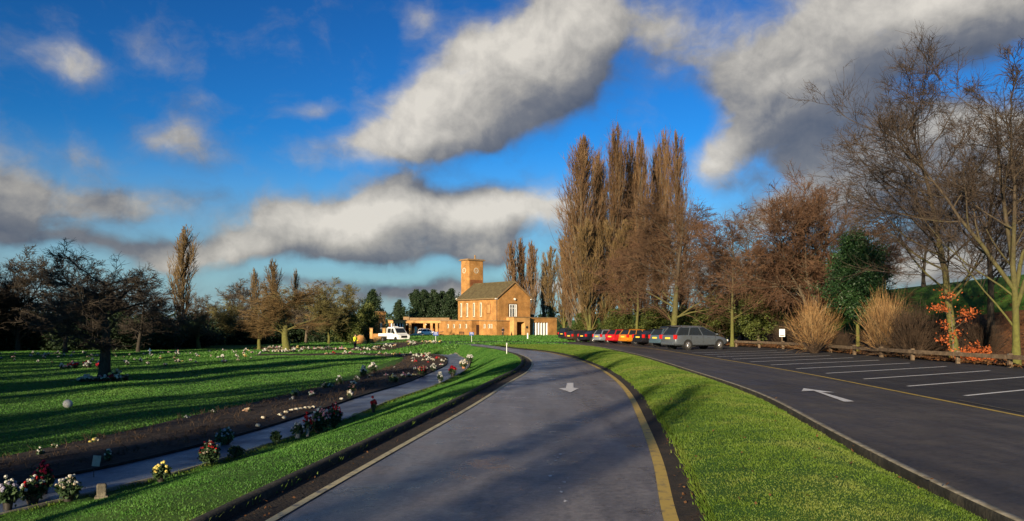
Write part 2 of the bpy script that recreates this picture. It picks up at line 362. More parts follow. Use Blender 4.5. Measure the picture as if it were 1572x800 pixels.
def bar_mesh(name, P, prof, zoff=0., joint=0):
    """sweeps a closed profile of (across, up) points along a ground line; 'joint' cuts it into stones of that length"""
    sc_ = np.ones(len(P))
    if joint:
        d = np.r_[0, np.cumsum(np.linalg.norm(np.diff(P, axis=0), axis=1))]; q = np.arange(joint, d[-1]-joint, joint); q = q[P[np.clip(np.searchsorted(d, q), 0, len(P)-1), 1] < 45]
        far = d[P[:, 1] >= 45]
        t_ = np.concatenate([[0], np.sort(np.concatenate([q-.014, q-.012, q+.012, q+.014])), far]) if len(q) else d
        t_ = np.unique(t_); P = np.stack([np.interp(t_, d, P[:, i]) for i in (0, 1)], 1); sc_ = np.where(np.isin(t_, np.concatenate([q-.012, q+.012])), .95, 1.)
    n = len(P); k = len(prof); V = []
    t = np.gradient(P, axis=0); t /= np.linalg.norm(t, axis=1)[:, None]+1e-9
    nn = np.stack([-t[:, 1], t[:, 0]], 1); z0 = H(P[:, 0], P[:, 1])+zoff
    for a, b in prof:
        V.append(np.stack([P[:, 0]+nn[:, 0]*a*sc_, P[:, 1]+nn[:, 1]*a*sc_, z0+b*np.where(b > 0, sc_, 1)], 1))
    V = np.stack(V, 1).reshape(-1, 3)
    i = np.arange(n-1)[:, None]*k; j = np.arange(k)[None, :]; j2 = (j+1) % k
    Q = np.stack([i+j, i+j2, i+k+j2, i+k+j], -1).reshape(-1, 4)
    return np_mesh(name, V, Q)

# left drive (one way), its borders from near to far
LL = [(-2.75, 0), (-2.04, 6.87), (-1.6, 10.35), (-.87, 15.9), (-.11, 22.7), (.63, 29.1), (.95, 35.8), (.5, 45.3), (-.7, 53.7), (-2.3, 61), (-4, 68), (-6.2, 73.5), (-10, 78), (-15, 82)]
LR = [(.75, 0), (1.37, 6.87), (1.73, 9.27), (2.26, 13.6), (2.96, 20.4), (3.4, 30.4), (2.97, 42.5), (1.9, 51), (.26, 56.7), (-1.0, 63.5), (-2, 69), (-3.5, 76), (-7, 82.5), (-12, 88)]
RL = [(3.9, 0), (4.2, 6.87), (4.65, 10.7), (5.58, 17), (6.2, 27.2), (6.72, 40.8), (6.6, 52), (6.2, 63.7), (5.3, 72), (3.5, 78), (1.0, 81), (-2, 82), (-6, 83), (-11, 87.5)]
RR = [(8.4, 0), (8.75, 8), (9.1, 13.9), (9.35, 17.4), (9.9, 26.5), (10.05, 35.8), (9.95, 49.8), (9.7, 63), (9.0, 75), (7.5, 86), (4.5, 93), (0, 97), (-5, 98), (-12, 96)]
PR = [(-9.3, 0)]+[(float(x), float(y)) for y, x in XP[1:15]]+[(-6.6, 68), (-9, 69.4), (-14, 70.4), (-22, 71)]
PL = [(-10.6, 0), (-8.2, 11.4), (-7.3, 13.4), (-6.45, 16.6), (-6.1, 18.8), (-5.75, 22.2), (-5.35, 27.8), (-4.65, 34), (-4.25, 40.8), (-4.0, 47.2), (-4.45, 54), (-5.4, 61.5), (-6.6, 65), (-8.5, 67.2), (-14, 68.8), (-22, 69.4)]
BL = [(-12.2, 0), (-9.75, 14.9), (-9.4, 16.4), (-9.0, 18.4), (-8.75, 21.7), (-8.45, 25.4), (-7.85, 32.5), (-7.25, 42), (-7.2, 50), (-7.9, 57), (-9, 61.5), (-11, 64), (-14, 65.2), (-22, 66)]
WL = [(19.6, 0), (19.7, 30), (19.7, 45), (19.2, 60), (17.6, 75), (15.2, 88), (12, 98), (9, 106)]     # wood edge behind the rail

nl = 220
A, B = pair(LL, LR, nl)
zroad = lambda x, y, u: H(x, y)*0+np.where(True, H(np.maximum(x, tab(XE, y)+.05), y), 0)+.012
structure('road', strip_mesh('road', A, B, 8, zroad), M['asphalt'])
road_L, road_R = A, B
A2, B2 = pair(RL, RR, nl)
zr2 = lambda x, y, u: H(np.maximum(x, tab(XE, y)+.05), y)+.020
structure('car_park_road', strip_mesh('car_park_road', A2, B2, 8, zr2), M['asphalt_lane'])
lane_L, lane_R = A2, B2
# parking bays (newer, darker tarmac) between lane and wood
A3, B3 = pair(RR[:10]+[(4.5, 93)], WL[:-1], 120)
structure('parking_bays', strip_mesh('parking_bays', A3, B3, 10, lambda x, y, u: H(x, y)+.010), M['asphalt_dark'])
# woodland floor
A4, B4 = pair(WL, [(31, 0), (31, 30), (31, 45), (30, 60), (30, 80), (32, 105), (34, 130), (30, 150)], 90)
structure('woodland_floor', strip_mesh('woodland_floor', A4, B4, 50, lambda x, y, u: H(x, y)+.05+.05*np.sin(x*1.7+y)*np.sin(y*1.3-x*.4)), M['litter'])
# footpath and soil bed
A5, B5 = pair(PL, PR, 160)
structure('footpath', strip_mesh('footpath', A5, B5, 4, lambda x, y, u: H(x, y)+.03), M['path'])
path_L, path_R = A5, B5
A6, B6 = pair(BL, PL, 200)
rng = np.random.default_rng(3)
def zbed(x, y, u): return H(x, y)+.05+.10*np.sin(np.pi*np.clip(u, 0, 1))**.6+rng.normal(0, .018, x.shape)*np.sin(np.pi*u)
structure('soil_bed', strip_mesh('soil_bed', A6, B6, 26, zbed), M['soil'])
bed_L, bed_R = A6, B6
# far bed that closes the lawn
FB0 = [(-4.5, 73), (-8, 74.5), (-14, 77.5), (-21, 82), (-30, 89)]; FB1 = [(-7.5, 81), (-11, 82), (-16, 85), (-23, 90), (-31, 96)]
A7, B7 = pair(FB0, FB1, 60)
structure('soil_bed', strip_mesh('soil_bed', A7, B7, 10, lambda x, y, u: H(x, y)+.06), M['soil'])

# verges (grass) between the drive and the lane, and between the drive and the footpath
def cut(P, y1): return P[P[:, 1] <= y1]
gl = offset_line(road_R, -.38)      # right of the drive, beyond its dirty gutter
def line_y(P, ys): return np.stack([np.interp(ys, P[:, 1], P[:, 0]), ys], 1)
ys = np.linspace(0, 72, 300)
VA = line_y(cut(gl, 80)[np.argsort(cut(gl, 80)[:, 1])], ys); VB = line_y(lane_L[:150][np.argsort(lane_L[:150][:, 1])], ys); VB[:, 0] -= .14
VA[:, 0] = np.minimum(VA[:, 0], VB[:, 0]-.05)
def zverge(x, y, u): return H(x, y)+.06-.07*sstep((u-.82)/.18)*(1-sstep((y-40)/20.))+.16*np.sin(np.pi*np.clip(u*.9+.05, 0, 1))*np.clip((72-y)/30, 0.2, 1)+.012*np.sin(x*5+y*3)*np.sin(y*2.3)
structure('grass_verge', strip_mesh('grass_verge', VA, VB, 18, zverge), M['grass'])
ys2 = np.linspace(0, 66, 280)
WA = line_y(path_R[path_R[:, 1] < 66.5], ys2); WA[:, 0] += .09
lo = offset_line(road_L, .50); WB = line_y(lo[lo[:, 1] < 72], ys2)
def zv2(x, y, u): return H(x, y)+.0+.07*sstep((u-.04)/.3)+.03*np.sin(np.pi*u)+.012*np.sin(x*5+y*3)*np.sin(y*2.3)
structure('grass_verge', strip_mesh('grass_verge', WA, WB, 18, zv2), M['grass'])
# gutters
gR0 = road_R[:150]; gL0 = road_L[:160]
structure('gutter', strip_mesh('gutter', gR0, offset_line(gR0, -.44), 3, lambda x, y, u: H(x, y)+.016+.055*u**2), M['gutter'])
structure('gutter', strip_mesh('gutter', gL0, offset_line(gL0, .40), 3, lambda x, y, u: H(np.maximum(x, tab(XE, y)+.05), y)+.016+.02*u), M['gutter'])

# the one large ground sheet, dropped where another surface lies on it
def spaced(parts):
    out = [parts[0][0]]
    for a, b, s in parts: out += list(np.linspace(a, b, max(2, int(abs(b-a)/s)+1))[1:])
    return np.array(out)
gx = spaced([(-900, -200, 70), (-200, -60, 6), (-60, -14, 1.2), (-14, 12, .4), (12, 60, 1.5), (60, 200, 10), (200, 900, 70)])
gy = spaced([(-200, -40, 12), (-40, 4, 2), (4, 75, .5), (75, 170, 1.5), (170, 400, 15), (400, 1500, 80)])
X, Y = np.meshgrid(gx, gy, indexing='ij'); Z = H(X, Y)+.05
def inside(poly, X, Y):
    c = np.zeros(X.shape, bool); P = np.asarray(poly)
    for (x0, y0), (x1, y1) in zip(P, np.roll(P, -1, 0)):
        if y0 == y1: continue
        c ^= ((y0 > Y) != (y1 > Y)) & (X < (x1-x0)*(Y-y0)/(y1-y0)+x0)
    return c
cover = [(road_L, road_R), (lane_L, lane_R), (A3, B3), (A4, B4), (path_L, path_R), (bed_L, bed_R), (A7, B7), (VA, VB+np.array([.4, 0])), (WA, WB), (VA, road_R[:150]), (road_L[:160], WB)]
drop = np.zeros(X.shape, bool)
for a, b in cover: drop |= inside(np.concatenate([a, b[::-1]]), X, Y)
core = drop.copy()
for ax in (0, 1):          # keep a margin: only drop points whose neighbours are covered too
    for s in (1, -1): core &= np.roll(drop, s, ax)
Z = np.where(core, Z-.35, Z)
nyy = len(gy); i = (np.arange(len(gx)-1)[:, None]*nyy+np.arange(nyy-1)[None, :]); Q = np.stack([i, i+nyy, i+nyy+1, i+1], -1).reshape(-1, 4)
Zs = np.where(drop & ~core, Z-.06, Z)
structure('ground', np_mesh('ground', np.stack([X, Y, Zs], -1).reshape(-1, 3), Q, smooth=True), M['grass'])

# kerbs, edgings, painted lines
kprof = [(-.055, -.2), (-.055, .095), (-.04, .115), (.04, .115), (.055, .095), (.055, -.2)]
lk = lane_L[:165].copy(); lk = offset_line(lk, .07)
structure('kerb', bar_mesh('kerb', lk, kprof, .0), M['kerb_dark'])  # lane kerb body in a dark colour that carries its shaded side
structure('kerb_top', bar_mesh('kerb_top', lk, [(-.045, .112), (-.042, .119), (.042, .119), (.045, .112)], .0), M['kerb_pale'])  # pale strip: the sunlit kerb top put into the colour
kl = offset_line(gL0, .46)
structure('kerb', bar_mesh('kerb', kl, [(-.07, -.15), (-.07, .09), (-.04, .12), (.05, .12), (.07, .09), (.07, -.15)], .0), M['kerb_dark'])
kpr = offset_line(path_R[:140], -.045)
structure('path_edging', bar_mesh('path_edging', kpr, [(-.025, -.1), (-.025, .05), (.025, .05), (.025, -.1)], .0), M['kerb_pale'])
kpl = offset_line(path_L[:150], .045)
structure('path_edging', bar_mesh('path_edging', kpl, [(-.03, -.1), (-.03, .08), (.03, .08), (.03, -.1)], .0), M['kerb_dark'])
kfar = offset_line(lane_R[105:200], .0)
structure('road_marking', line_mesh('road_marking', offset_line(road_R[:128], -.02), .13, .022), M['yellow'])
structure('road_marking', line_mesh('road_marking', offset_line(road_L[:118], .02), .085, 0, lambda x, y, u: H(np.maximum(x, tab(XE, y)+.05), y)+.024), M['pale_line'])
structure('road_marking', line_mesh('road_marking', offset_line(lane_R[:140], .05), .11, .028), M['yellow'])
structure('road_marking', line_mesh('road_marking', offset_line(lane_R[8:34], -.30)[::1], .05, .0, lambda x, y, u: H(x, y)+.030), M['kerb'])
def flat(name, pts, mat, lift):
    V = [(x, y, h(x, y)+lift) for x, y in pts]
    mb = MB(); mb.poly(V); o = mb.build(name, mat); o['kind'] = 'structure'; return o
def GP(pts, z):
    return [((px-CX)/F*(EYE-z)*F/(py-HZ), (EYE-z)*F/(py-HZ)) for px, py in pts]
flat('road_marking', GP([(857, 596.3), (876, 602.6), (888.7, 596.2), (880.6, 595.6), (880.2, 588), (870.8, 588), (868.5, 595.8)], .02), M['white'], .024)
arrow = GP([(1230.5, 601.4), (1233.6, 596.8), (1281, 603.2), (1262, 603.0), (1311.5, 617.2), (1296, 617.6), (1249, 600.6)], .09)
flat('road_marking', arrow, M['white'], .034)
# bay lines, set at the angle of the parked cars
for k in range(12):
    y0 = 15.2+2.82*k; x0 = 10.35+.1*min(k, 3)
    p = resample([(x0, y0), (x0+3.2, y0+2.15), (x0+6.5, y0+4.4)], .5)
    structure('bay_line', line_mesh('bay_line', p, .115, .018), M['white_bay'])
# splashes of old paint on the drive
rp = random.Random(5)
mb = MB()
for px, py, s in [(861, 698, .05), (853, 708, .04), (844, 731, .055), (866, 741, .05), (862, 756, .04), (857, 703, .03), (866, 697, .03), (783, 652, .04), (868, 770, .05), (849, 725, .025), (872, 735, .02), (859, 750, .02), (852, 700, .02)]:
    (x, y), = GP([(px, py)], .01); n = 7
    pts = []
    for q in range(n):
        a = q/n*6.283; r_ = s*.6*(.4+rp.random())
        pts.append((x+r_*.8*math.cos(a), y+r_*1.5*math.sin(a), h(x, y)+.017))
    mb.poly(pts)
o = mb.build('paint_splash', M['white']); o['kind'] = 'structure'

# grass blades where the grass is near
def blades(name, A, B, zf, ys_, n, y0, y1, seed, hgt=.045, wid=.006, mat='blade'):
    g = np.random.default_rng(seed)
    yy = y0+(y1-y0)*g.random(n)**1.7; u = g.random(n)
    xa = np.interp(yy, ys_, A[:, 0]); xb = np.interp(yy, ys_, B[:, 0])
    x = xa+(xb-xa)*u; z = zf(x, yy, u)-.008
    grow = (.7+yy/16.)                       # farther tufts are drawn as broader clumps
    clump = .72+.56*(.5+.5*np.sin(x*6.5+2*np.sin(yy*3.7))*np.sin(yy*4.9+2*np.sin(x*3.1)))
    hh = clump*hgt*(.45+g.random(n)*1.0)*np.minimum(grow, 1.6); ww = wid*grow*(.6+.8*g.random(n))
    a = g.random(n)*6.283; la = g.random(n)*6.283; ll = hh*(.2+.7*g.random(n))
    b0 = np.stack([x+np.cos(a)*ww, yy+np.sin(a)*ww, z], 1); b1 = np.stack([x-np.cos(a)*ww, yy-np.sin(a)*ww, z], 1)
    tp = np.stack([x+np.cos(la)*ll, yy+np.sin(la)*ll, z+hh], 1)
    V = np.stack([b0, b1, tp], 1).reshape(-1, 3); T = np.arange(3*n).reshape(-1, 3)
    o = add_obj(name, np_mesh(name, V, None, T), M[mat]); o['kind'] = 'stuff'
    return o
blades('grass', VA, VB, zverge, ys, 230000, 5.0, 70, 1, .017)
blades('grass', WA, WB, zv2, ys2, 230000, 5.0, 66, 2, .017, mat='blade_lawn')
# short mown turf of the lawns, drawn as tufts that catch the low sun
def turf(name, n, y0, y1, fx, seed, hgt, wid):
    g = np.random.default_rng(seed); y = y0+(y1-y0)*g.random(n)**1.25; x = fx(g, y)
    ok = np.ones(n, bool)
    for a, b in cover: ok &= ~inside(np.concatenate([a, b[::-1]]), x, y)
    x, y = x[ok], y[ok]; n = len(x); z = H(x, y)+.045
    k = .6+y/30.; hh = hgt*k*(.4+g.random(n)); ww = wid*k*(.6+.8*g.random(n)); a = g.random(n)*6.283; la = g.random(n)*6.283; ll = hh*(.2+.6*g.random(n))
    V = np.stack([np.stack([x+np.cos(a)*ww, y+np.sin(a)*ww, z], 1), np.stack([x-np.cos(a)*ww, y-np.sin(a)*ww, z], 1), np.stack([x+np.cos(la)*ll, y+np.sin(la)*ll, z+hh], 1)], 1).reshape(-1, 3)
    o = add_obj(name, np_mesh(name, V, None, np.arange(3*n).reshape(-1, 3)), M['blade_lawn']); o['kind'] = 'stuff'
turf('grass', 260000, 13, 100, lambda g, y: (-.70*y-4)+(.70*y+4+np.interp(y, [0, 60, 70, 100], [-8, -8, -6, -12]))*g.random(len(y)), 31, .022, .014)
turf('grass', 60000, 66, 150, lambda g, y: g.uniform(-34, 12, len(y)), 32, .045, .03)
# fringe of longer grass along the borders
def fringe(P, zf_, n, y0, y1, seed, side=1, hgt=.09):
    g = np.random.default_rng(seed); yy = y0+(y1-y0)*g.random(n)**1.5
    x = np.interp(yy, P[:, 1], P[:, 0])+g.normal(0, .045, n); z = zf_(x, yy)
    grow = .7+yy/16.; hh = hgt*(.3+g.random(n)); ww = .007*grow; a = g.random(n)*6.283
    ll = hh*.9*g.random(n)*side
    V = np.stack([np.stack([x+np.cos(a)*ww, yy+np.sin(a)*ww, z], 1), np.stack([x-np.cos(a)*ww, yy-np.sin(a)*ww, z], 1), np.stack([x+ll, yy+.3*ll, z+hh], 1)], 1).reshape(-1, 3)
    o = add_obj('grass_fringe', np_mesh('grass_fringe', V, None, np.arange(3*n).reshape(-1, 3)), M['blade']); o['kind'] = 'stuff'
fringe(VA, lambda x, y: H(x, y)+.04, 8000, 6, 40, 3, -1, .06)
fringe(VB, lambda x, y: H(x, y)-.06, 3000, 6, 40, 4, -1, .05)
fringe(WB, lambda x, y: H(x, y)+.05, 8000, 6, 45, 5, 1, .06)
fringe(WA, lambda x, y: H(x, y)+.01, 4000, 9, 45, 6, -1, .05)
# fallen leaves in the right gutter and along the wood edge
def fallen(n, f, seed, size, mat, lift=.03):
    g = np.random.default_rng(seed); x, y = f(g, n); z = H(x, y)+lift+g.random(n)*.03
    a = g.random(n)*6.283; s = size*(.6+.8*g.random(n)); tl = g.normal(0, .5, (n, 2))
    c = np.stack([x, y, z], 1); e1 = np.stack([np.cos(a)*s, np.sin(a)*s, tl[:, 0]*s], 1); e2 = np.stack([-np.sin(a)*s, np.cos(a)*s, tl[:, 1]*s], 1)*.6
    V = np.stack([c-e1, c-e2, c+e1, c+e2], 1).reshape(-1, 3)
    o = add_obj('fallen_leaves', np_mesh('fallen_leaves', V, np.arange(4*n).reshape(-1, 4)), M[mat]); o['kind'] = 'stuff'
def f1(g, n):
    y = 6.3+8*g.random(n)**1.6; return np.interp(y, road_R[:, 1], road_R[:, 0])+.12+.38*g.random(n)**.6, y
fallen(170, f1, 8, .015, 'leaf_brown', .04)
def f1b(g, n):
    y = 6.3+30*g.random(n)**1.6; return np.interp(y, road_L[:, 1], road_L[:, 0])-.05-.36*g.random(n)**.7, y
fallen(160, f1b, 12, .014, 'leaf_brown', .04)
def f2(g, n):
    y = 22+60*g.random(n); return np.interp(y, np.array(WL)[:, 1], np.array(WL)[:, 0])+(-.6+14*g.random(n)**1.5), y
fallen(15000, f2, 9, .06, 'leaf_brown', .10)
def f3(g, n):
    y = 6.5+20*g.random(n)**1.5; return np.interp(y, ys, VA[:, 0])+(np.interp(y, ys, VB[:, 0])-np.interp(y, ys, VA[:, 0]))*g.random(n), y
fallen(130, f3, 10, .018, 'leaf_brown', .2)
# ------------------------------------------------------------------ trees
def unit(v): return v/(np.linalg.norm(v, axis=-1, keepdims=True)+1e-9)
def grow(g, st, di, le, K, wander, up, bend=0.):
    """poly-lines: K points each; 'up' turns the direction towards the sky (or down when negative)"""
    N = len(st); P = np.zeros((N, K, 3)); P[:, 0] = st; d = unit(di)
    s = (le/(K-1))[:, None]
    for k in range(1, K):
        P[:, k] = P[:, k-1]+d*s
        d = unit(d+g.normal(0, wander, (N, 3))+np.array([0, 0, up]))
    return P
def spawn(g, P, le, n, t0, t1, ang, angsd, lmul, lfn=None, lsd=.2, even=False):
    """n children on every parent line"""
    N, K, _ = P.shape
    t = (np.tile((np.arange(n)+.5)/n, (N, 1))+g.normal(0, .25/n, (N, n))) if even else g.random((N, n))
    t = np.clip(t0+(t1-t0)*t, 0, .999)
    f = t*(K-1); i = f.astype(int); fr = (f-i)[..., None]
    r = np.arange(N)[:, None]
    st = P[r, i]*(1-fr)+P[r, i+1]*fr
    tg = unit(P[r, i+1]-P[r, i])
    rnd = unit(g.normal(0, 1, (N, n, 3))); side = unit(rnd-(rnd*tg).sum(-1, keepdims=True)*tg)
    a = np.radians(g.normal(ang, angsd, (N, n)))[..., None]
    d = tg*np.cos(a)+side*np.sin(a)
    L = le[:, None]*lmul*np.clip(1+g.normal(0, lsd, (N, n)), .35, 1.8)
    if lfn is not None: L = L*lfn((t-t0)/(t1-t0))
    return st.reshape(-1, 3), d.reshape(-1, 3), L.ravel(), t.ravel(), np.repeat(np.arange(N), n)
def tubes(P, Rd, S):
    N, K, _ = P.shape
    T = unit(np.gradient(P, axis=1)); ref = np.where(np.abs(T[..., 2:3]) > .9, np.array([1., 0, 0]), np.array([0, 0, 1.]))
    n1 = unit(np.cross(T, ref)); n2 = np.cross(T, n1)
    a = np.arange(S)/S*2*np.pi
    V = P[:, :, None]+Rd[:, :, None, None]*(np.cos(a)[:, None]*n1[:, :, None]+np.sin(a)[:, None]*n2[:, :, None])
    i = (np.arange(N)[:, None, None]*K+np.arange(K-1)[None, :, None])*S; j = np.arange(S)[None, None, :]; j2 = (j+1) % S
    Q = np.stack([i+j, i+j2, i+S+j2, i+S+j], -1).reshape(-1, 4)
    return V.reshape(-1, 3), Q
def join(parts):
    V, Q, o = [], [], 0
    for v, q in parts: V.append(v); Q.append(q+o); o += len(v)
    return np.concatenate(V), np.concatenate(Q)
def taper(K, r0, r1, N): 
    t = np.linspace(0, 1, K)[None, :]
    return np.asarray(r0).reshape(-1, 1)*(1-t)+np.asarray(r1).reshape(-1, 1)*t*np.ones((N, 1))
def leaves(g, C, spread, n, size, up=.3):
    """n small leaf quads around every centre"""
    c = (C[:, None]+g.normal(0, 1, (len(C), n, 3))*spread).reshape(-1, 3)
    a = unit(g.normal(0, 1, (len(c), 3))); b = unit(np.cross(a, unit(g.normal(0, 1, (len(c), 3)))))
    s = (size*(.6+.8*g.random(len(c))))[:, None]
    V = np.stack([c-a*s, c-b*s*.55, c+a*s, c+b*s*.55], 1).reshape(-1, 3)
    return V, np.arange(len(V)).reshape(-1, 4)

def bare_tree(seed, hgt, width, r0=.2, trunk=.85, bole=.22, n1=14, a1=50, l1=.5, up1=.07, n2=8, n3=7, n4=5, tw=.011, lean=(0, 0), wander=.07, dome=.45, up3=.03, a2=42, fork=0):
    """leafless round-headed tree: returns (trunk mesh, crown mesh)"""
    g = np.random.default_rng(seed); hh = 10.
    P0 = grow(g, np.zeros((1, 3)), np.array([[lean[0], lean[1], 1.]]), np.array([hh*trunk]), 12, wander*.7, .06)
    q0 = taper(12, [1.], [.16], 1)**1.0
    P = [P0]; 
    if fork:
        fs, fd, fl, _, _ = spawn(g, P0, np.array([hh*trunk]), fork, bole, bole+.25, 24, 6, .72, None, .1, True)
        PF = grow(g, fs, fd, fl, 12, wander, .05); P0b = np.concatenate([P0, PF]); le0 = np.r_[hh*trunk, fl]
    else: P0b = P0; le0 = np.array([hh*trunk])
    s, d, L, t, par = spawn(g, P0b, le0, n1, bole, 1., a1, 10, l1, lambda t: 1-dome*t-.25*(1-t)**3, .15, True)
    P1 = grow(g, s, d, L, 9, wander, up1)
    s2, d2, L2, t2, par2 = spawn(g, P1, L, n2, .15, 1., a2, 12, .52, lambda t: 1-.45*t, .25)
    P2 = grow(g, s2, d2, L2, 6, wander*1.3, up3)
    s3, d3, L3, t3, par3 = spawn(g, P2, L2, n3, .1, 1., 42, 14, .52, lambda t: 1-.4*t, .3)
    P3 = grow(g, s3, d3, L3, 4, wander*1.5, up3)
    s4, d4, L4, t4, par4 = spawn(g, P3, L3, n4, .1, 1., 40, 15, .55, None, .3)
    P4 = grow(g, s4, d4, L4, 3, wander*1.5, up3)
    tip = P3[:, -1]; zt = np.percentile(tip[:, 2], 99.3); ce = np.median(tip[:, :2], axis=0)
    rad = np.percentile(np.linalg.norm(tip[:, :2]-P0[0, -1, :2]*0, axis=1), 94)
    sx = width/2/rad; sz = hgt/zt; S = np.array([sx, sx, sz])
    for A in [P0b, P1, P2, P3, P4]: A *= S
    P0 = P0b[:1]
    tp = [tubes(P0, taper(12, [r0], [r0*.14], 1)*np.concatenate([[1.35], np.ones(11)])[None], 10)]
    if fork: tp.append(tubes(P0b[1:], taper(12, np.full(fork, r0*.62), np.full(fork, r0*.1), fork), 8))
    r1 = np.clip(r0*.34*(1-.6*t), .018, None); tp.append(tubes(P1, taper(9, r1, r1*.22, len(P1)), 6))
    V, Q = join(tp); tm = np_mesh('trunk', V, Q, smooth=True)
    r2 = np.clip(r1[par2]*.42*(1-.5*t2), tw*1.3, None); r3 = np.clip(r2[par3]*.5, tw, None)
    V, Q = join([tubes(P2, taper(6, r2, np.maximum(r2*.4, tw*.9), len(P2)), 4), tubes(P3, taper(4, r3, np.full(len(P3), tw*.75), len(P3)), 3), tubes(P4, taper(3, np.full(len(P4), tw*.8), np.full(len(P4), tw*.45), len(P4)), 3)])
    return tm, np_mesh('crown', V, Q), P4[:, -1]

def poplar(seed, hgt, width, r0=.35, n1=70, n2=10, n3=6, tw=.018, lean=(0, 0)):
    """narrow upright poplar: long limbs that all climb"""
    g = np.random.default_rng(seed)
    P0 = grow(g, np.zeros((1, 3)), np.array([[lean[0], lean[1], 1.]]), np.array([hgt*.86]), 14, .012, .03)
    s, d, L, t, _ = spawn(g, P0, np.array([hgt]), n1, .04, .96, 26, 6, .30, lambda t: (.55+1.3*t*(1-t)*1.6-.55*t)*(1-.5*t**3), .15, True)
    P1 = grow(g, s, d, L, 8, .035, .17)
    s2, d2, L2, t2, p2 = spawn(g, P1, L, n2, .12, 1., 24, 7, .34, lambda t: 1-.4*t, .3)
    P2 = grow(g, s2, d2, L2, 5, .06, .12)
    s3, d3, L3, t3, p3 = spawn(g, P2, L2, n3, .1, 1., 26, 9, .5, None, .3)
    P3 = grow(g, s3, d3, L3, 3, .07, .08)
    tip = P3[:, -1]; ax = np.stack([np.interp(tip[:, 2], P0[0, :, 2], P0[0, :, k]) for k in (0, 1)], 1)
    rad = np.percentile(np.linalg.norm(tip[:, :2]-ax, axis=1), 95)
    sx = width/2/rad; sz = hgt/np.percentile(tip[:, 2], 99.8); S = np.array([sx, sx, sz])
    S1 = np.array([1, 1, sz])
    for A in (P1, P2, P3, P0):
        axx = np.stack([np.interp(A[..., 2], P0[0, :, 2].copy() if A is not P0 else P0[0, :, 2], P0[0, :, k]) for k in (0, 1)], -1)
        if A is not P0: A[..., :2] = axx+(A[..., :2]-axx)*sx
        A[..., 2] *= sz
    tp = [tubes(P0[:, :12], (taper(14, [r0], [r0*.04], 1)*np.concatenate([[1.4], np.ones(13)])[None])[:, :12], 9)]
    r1 = np.clip(r0*.34*(1-.75*t), .03, None); tp.append(tubes(P1, taper(8, r1, r1*.2, len(P1)), 5))
    V, Q = join(tp); tm = np_mesh('trunk', V, Q, smooth=True)
    V, Q = join([tubes(P2, taper(5, np.full(len(P2), tw*1.7), np.full(len(P2), tw*.8), len(P2)), 3), tubes(P3, taper(3, np.full(len(P3), tw), np.full(len(P3), tw*.5), len(P3)), 3)])
    return tm, np_mesh('crown', V, Q), P3[:, -1]

def leafy_tree(seed, hgt, width, r0=.15, bole=.08, n1=30, n2=8, nl=26, size=.09, conic=.3, a1=62, spread=.16):
    """evergreen: limbs all the way up, leaf quads in clumps at the ends of the twigs"""
    g = np.random.default_rng(seed)
    P0 = grow(g, np.zeros((1, 3)), np.array([[0, 0, 1.]]), np.array([10*.92]), 10, .025, .05)
    s, d, L, t, _ = spawn(g, P0, np.array([10.]), n1, bole, .99, a1, 12, .42, lambda t: (1-conic*t)*np.sqrt(np.clip(1-(1.05*t-.12)**2*.9, .05, 1)), .22, True)
    P1 = grow(g, s, d, L, 6, .09, .08)
    s2, d2, L2, t2, p2 = spawn(g, P1, L, n2, .25, 1., 45, 14, .42, None, .3)
    P2 = grow(g, s2, d2, L2, 4, .12, .04)
    tip = P2[:, -1]; rad = np.percentile(np.linalg.norm(tip[:, :2], axis=1), 94)
    S = np.array([width/2/rad, width/2/rad, hgt/np.percentile(tip[:, 2], 99)])
    for A in (P0, P1, P2): A *= S
    r1 = np.clip(r0*.4*(1-.7*t), .012, None)
    V, Q = join([tubes(P0, taper(10, [r0], [r0*.1], 1), 8), tubes(P1, taper(6, r1, r1*.3, len(P1)), 4)]); tm = np_mesh('trunk', V, Q, smooth=True)
    sp = spread*width/3.5
    cl = np.concatenate([P2[:, -1], P2[:, -2], P2[:, 1]]); lv = leaves(g, cl, sp, nl, size)
    tw = tubes(P2, taper(4, np.full(len(P2), .012), np.full(len(P2), .006), len(P2)), 3)
    V, Q = join([lv, tw]); return tm, np_mesh('crown', V, Q), tip

def stem_bush(seed, hgt, width, n=260, tw=.010, sub=4, curve=-.02, spread=26):
    """many-stemmed shrub fanning from the ground"""
    g = np.random.default_rng(seed)
    a = g.random(n)*6.283; r_ = .22*np.sqrt(g.random(n)); st = np.stack([np.cos(a)*r_, np.sin(a)*r_, np.zeros(n)], 1)*width/2
    th = np.radians(np.abs(g.normal(0, spread, n))); b = a+g.normal(0, .5, n)
    d = np.stack([np.sin(th)*np.cos(b), np.sin(th)*np.sin(b), np.cos(th)], 1)
    L = hgt*(.55+.5*g.random(n)); P1 = grow(g, st, d, L, 6, .05, curve)
    s2, d2, L2, _, _ = spawn(g, P1, L, sub, .35, 1., 22, 8, .33, None, .3); P2 = grow(g, s2, d2, L2, 3, .07, .02)
    tz = np.percentile(P1[:, -1, 2], 97); rr = np.percentile(np.linalg.norm(P1[:, -1, :2], axis=1), 92)
    S = np.array([width/2/rr, width/2/rr, hgt/tz]); P1 *= S; P2 *= S
    V, Q = tubes(P1, taper(6, np.full(n, tw), np.full(n, tw*.5), n), 3); sm = np_mesh('stems', V, Q)
    V, Q = tubes(P2, taper(3, np.full(len(P2), tw*.6), np.full(len(P2), tw*.3), len(P2)), 3); return sm, np_mesh('twigs', V, Q), P2[:, -1]

def plant(kind, name, label, cat, px, Y, meshes, mats, parts, rz=0, group=None, scale=None, z=None, X=None):
    x, y = (X, Y) if X is not None else AT(px, Y)
    t = thing(name, label, cat, (x, y, (h(x, y) if z is None else z)), rz, group, scale)
    for me, ma, pn in zip(meshes, mats, parts): add_obj(pn, me, M[ma], t)
    return t
TC = ('trunk', 'crown')
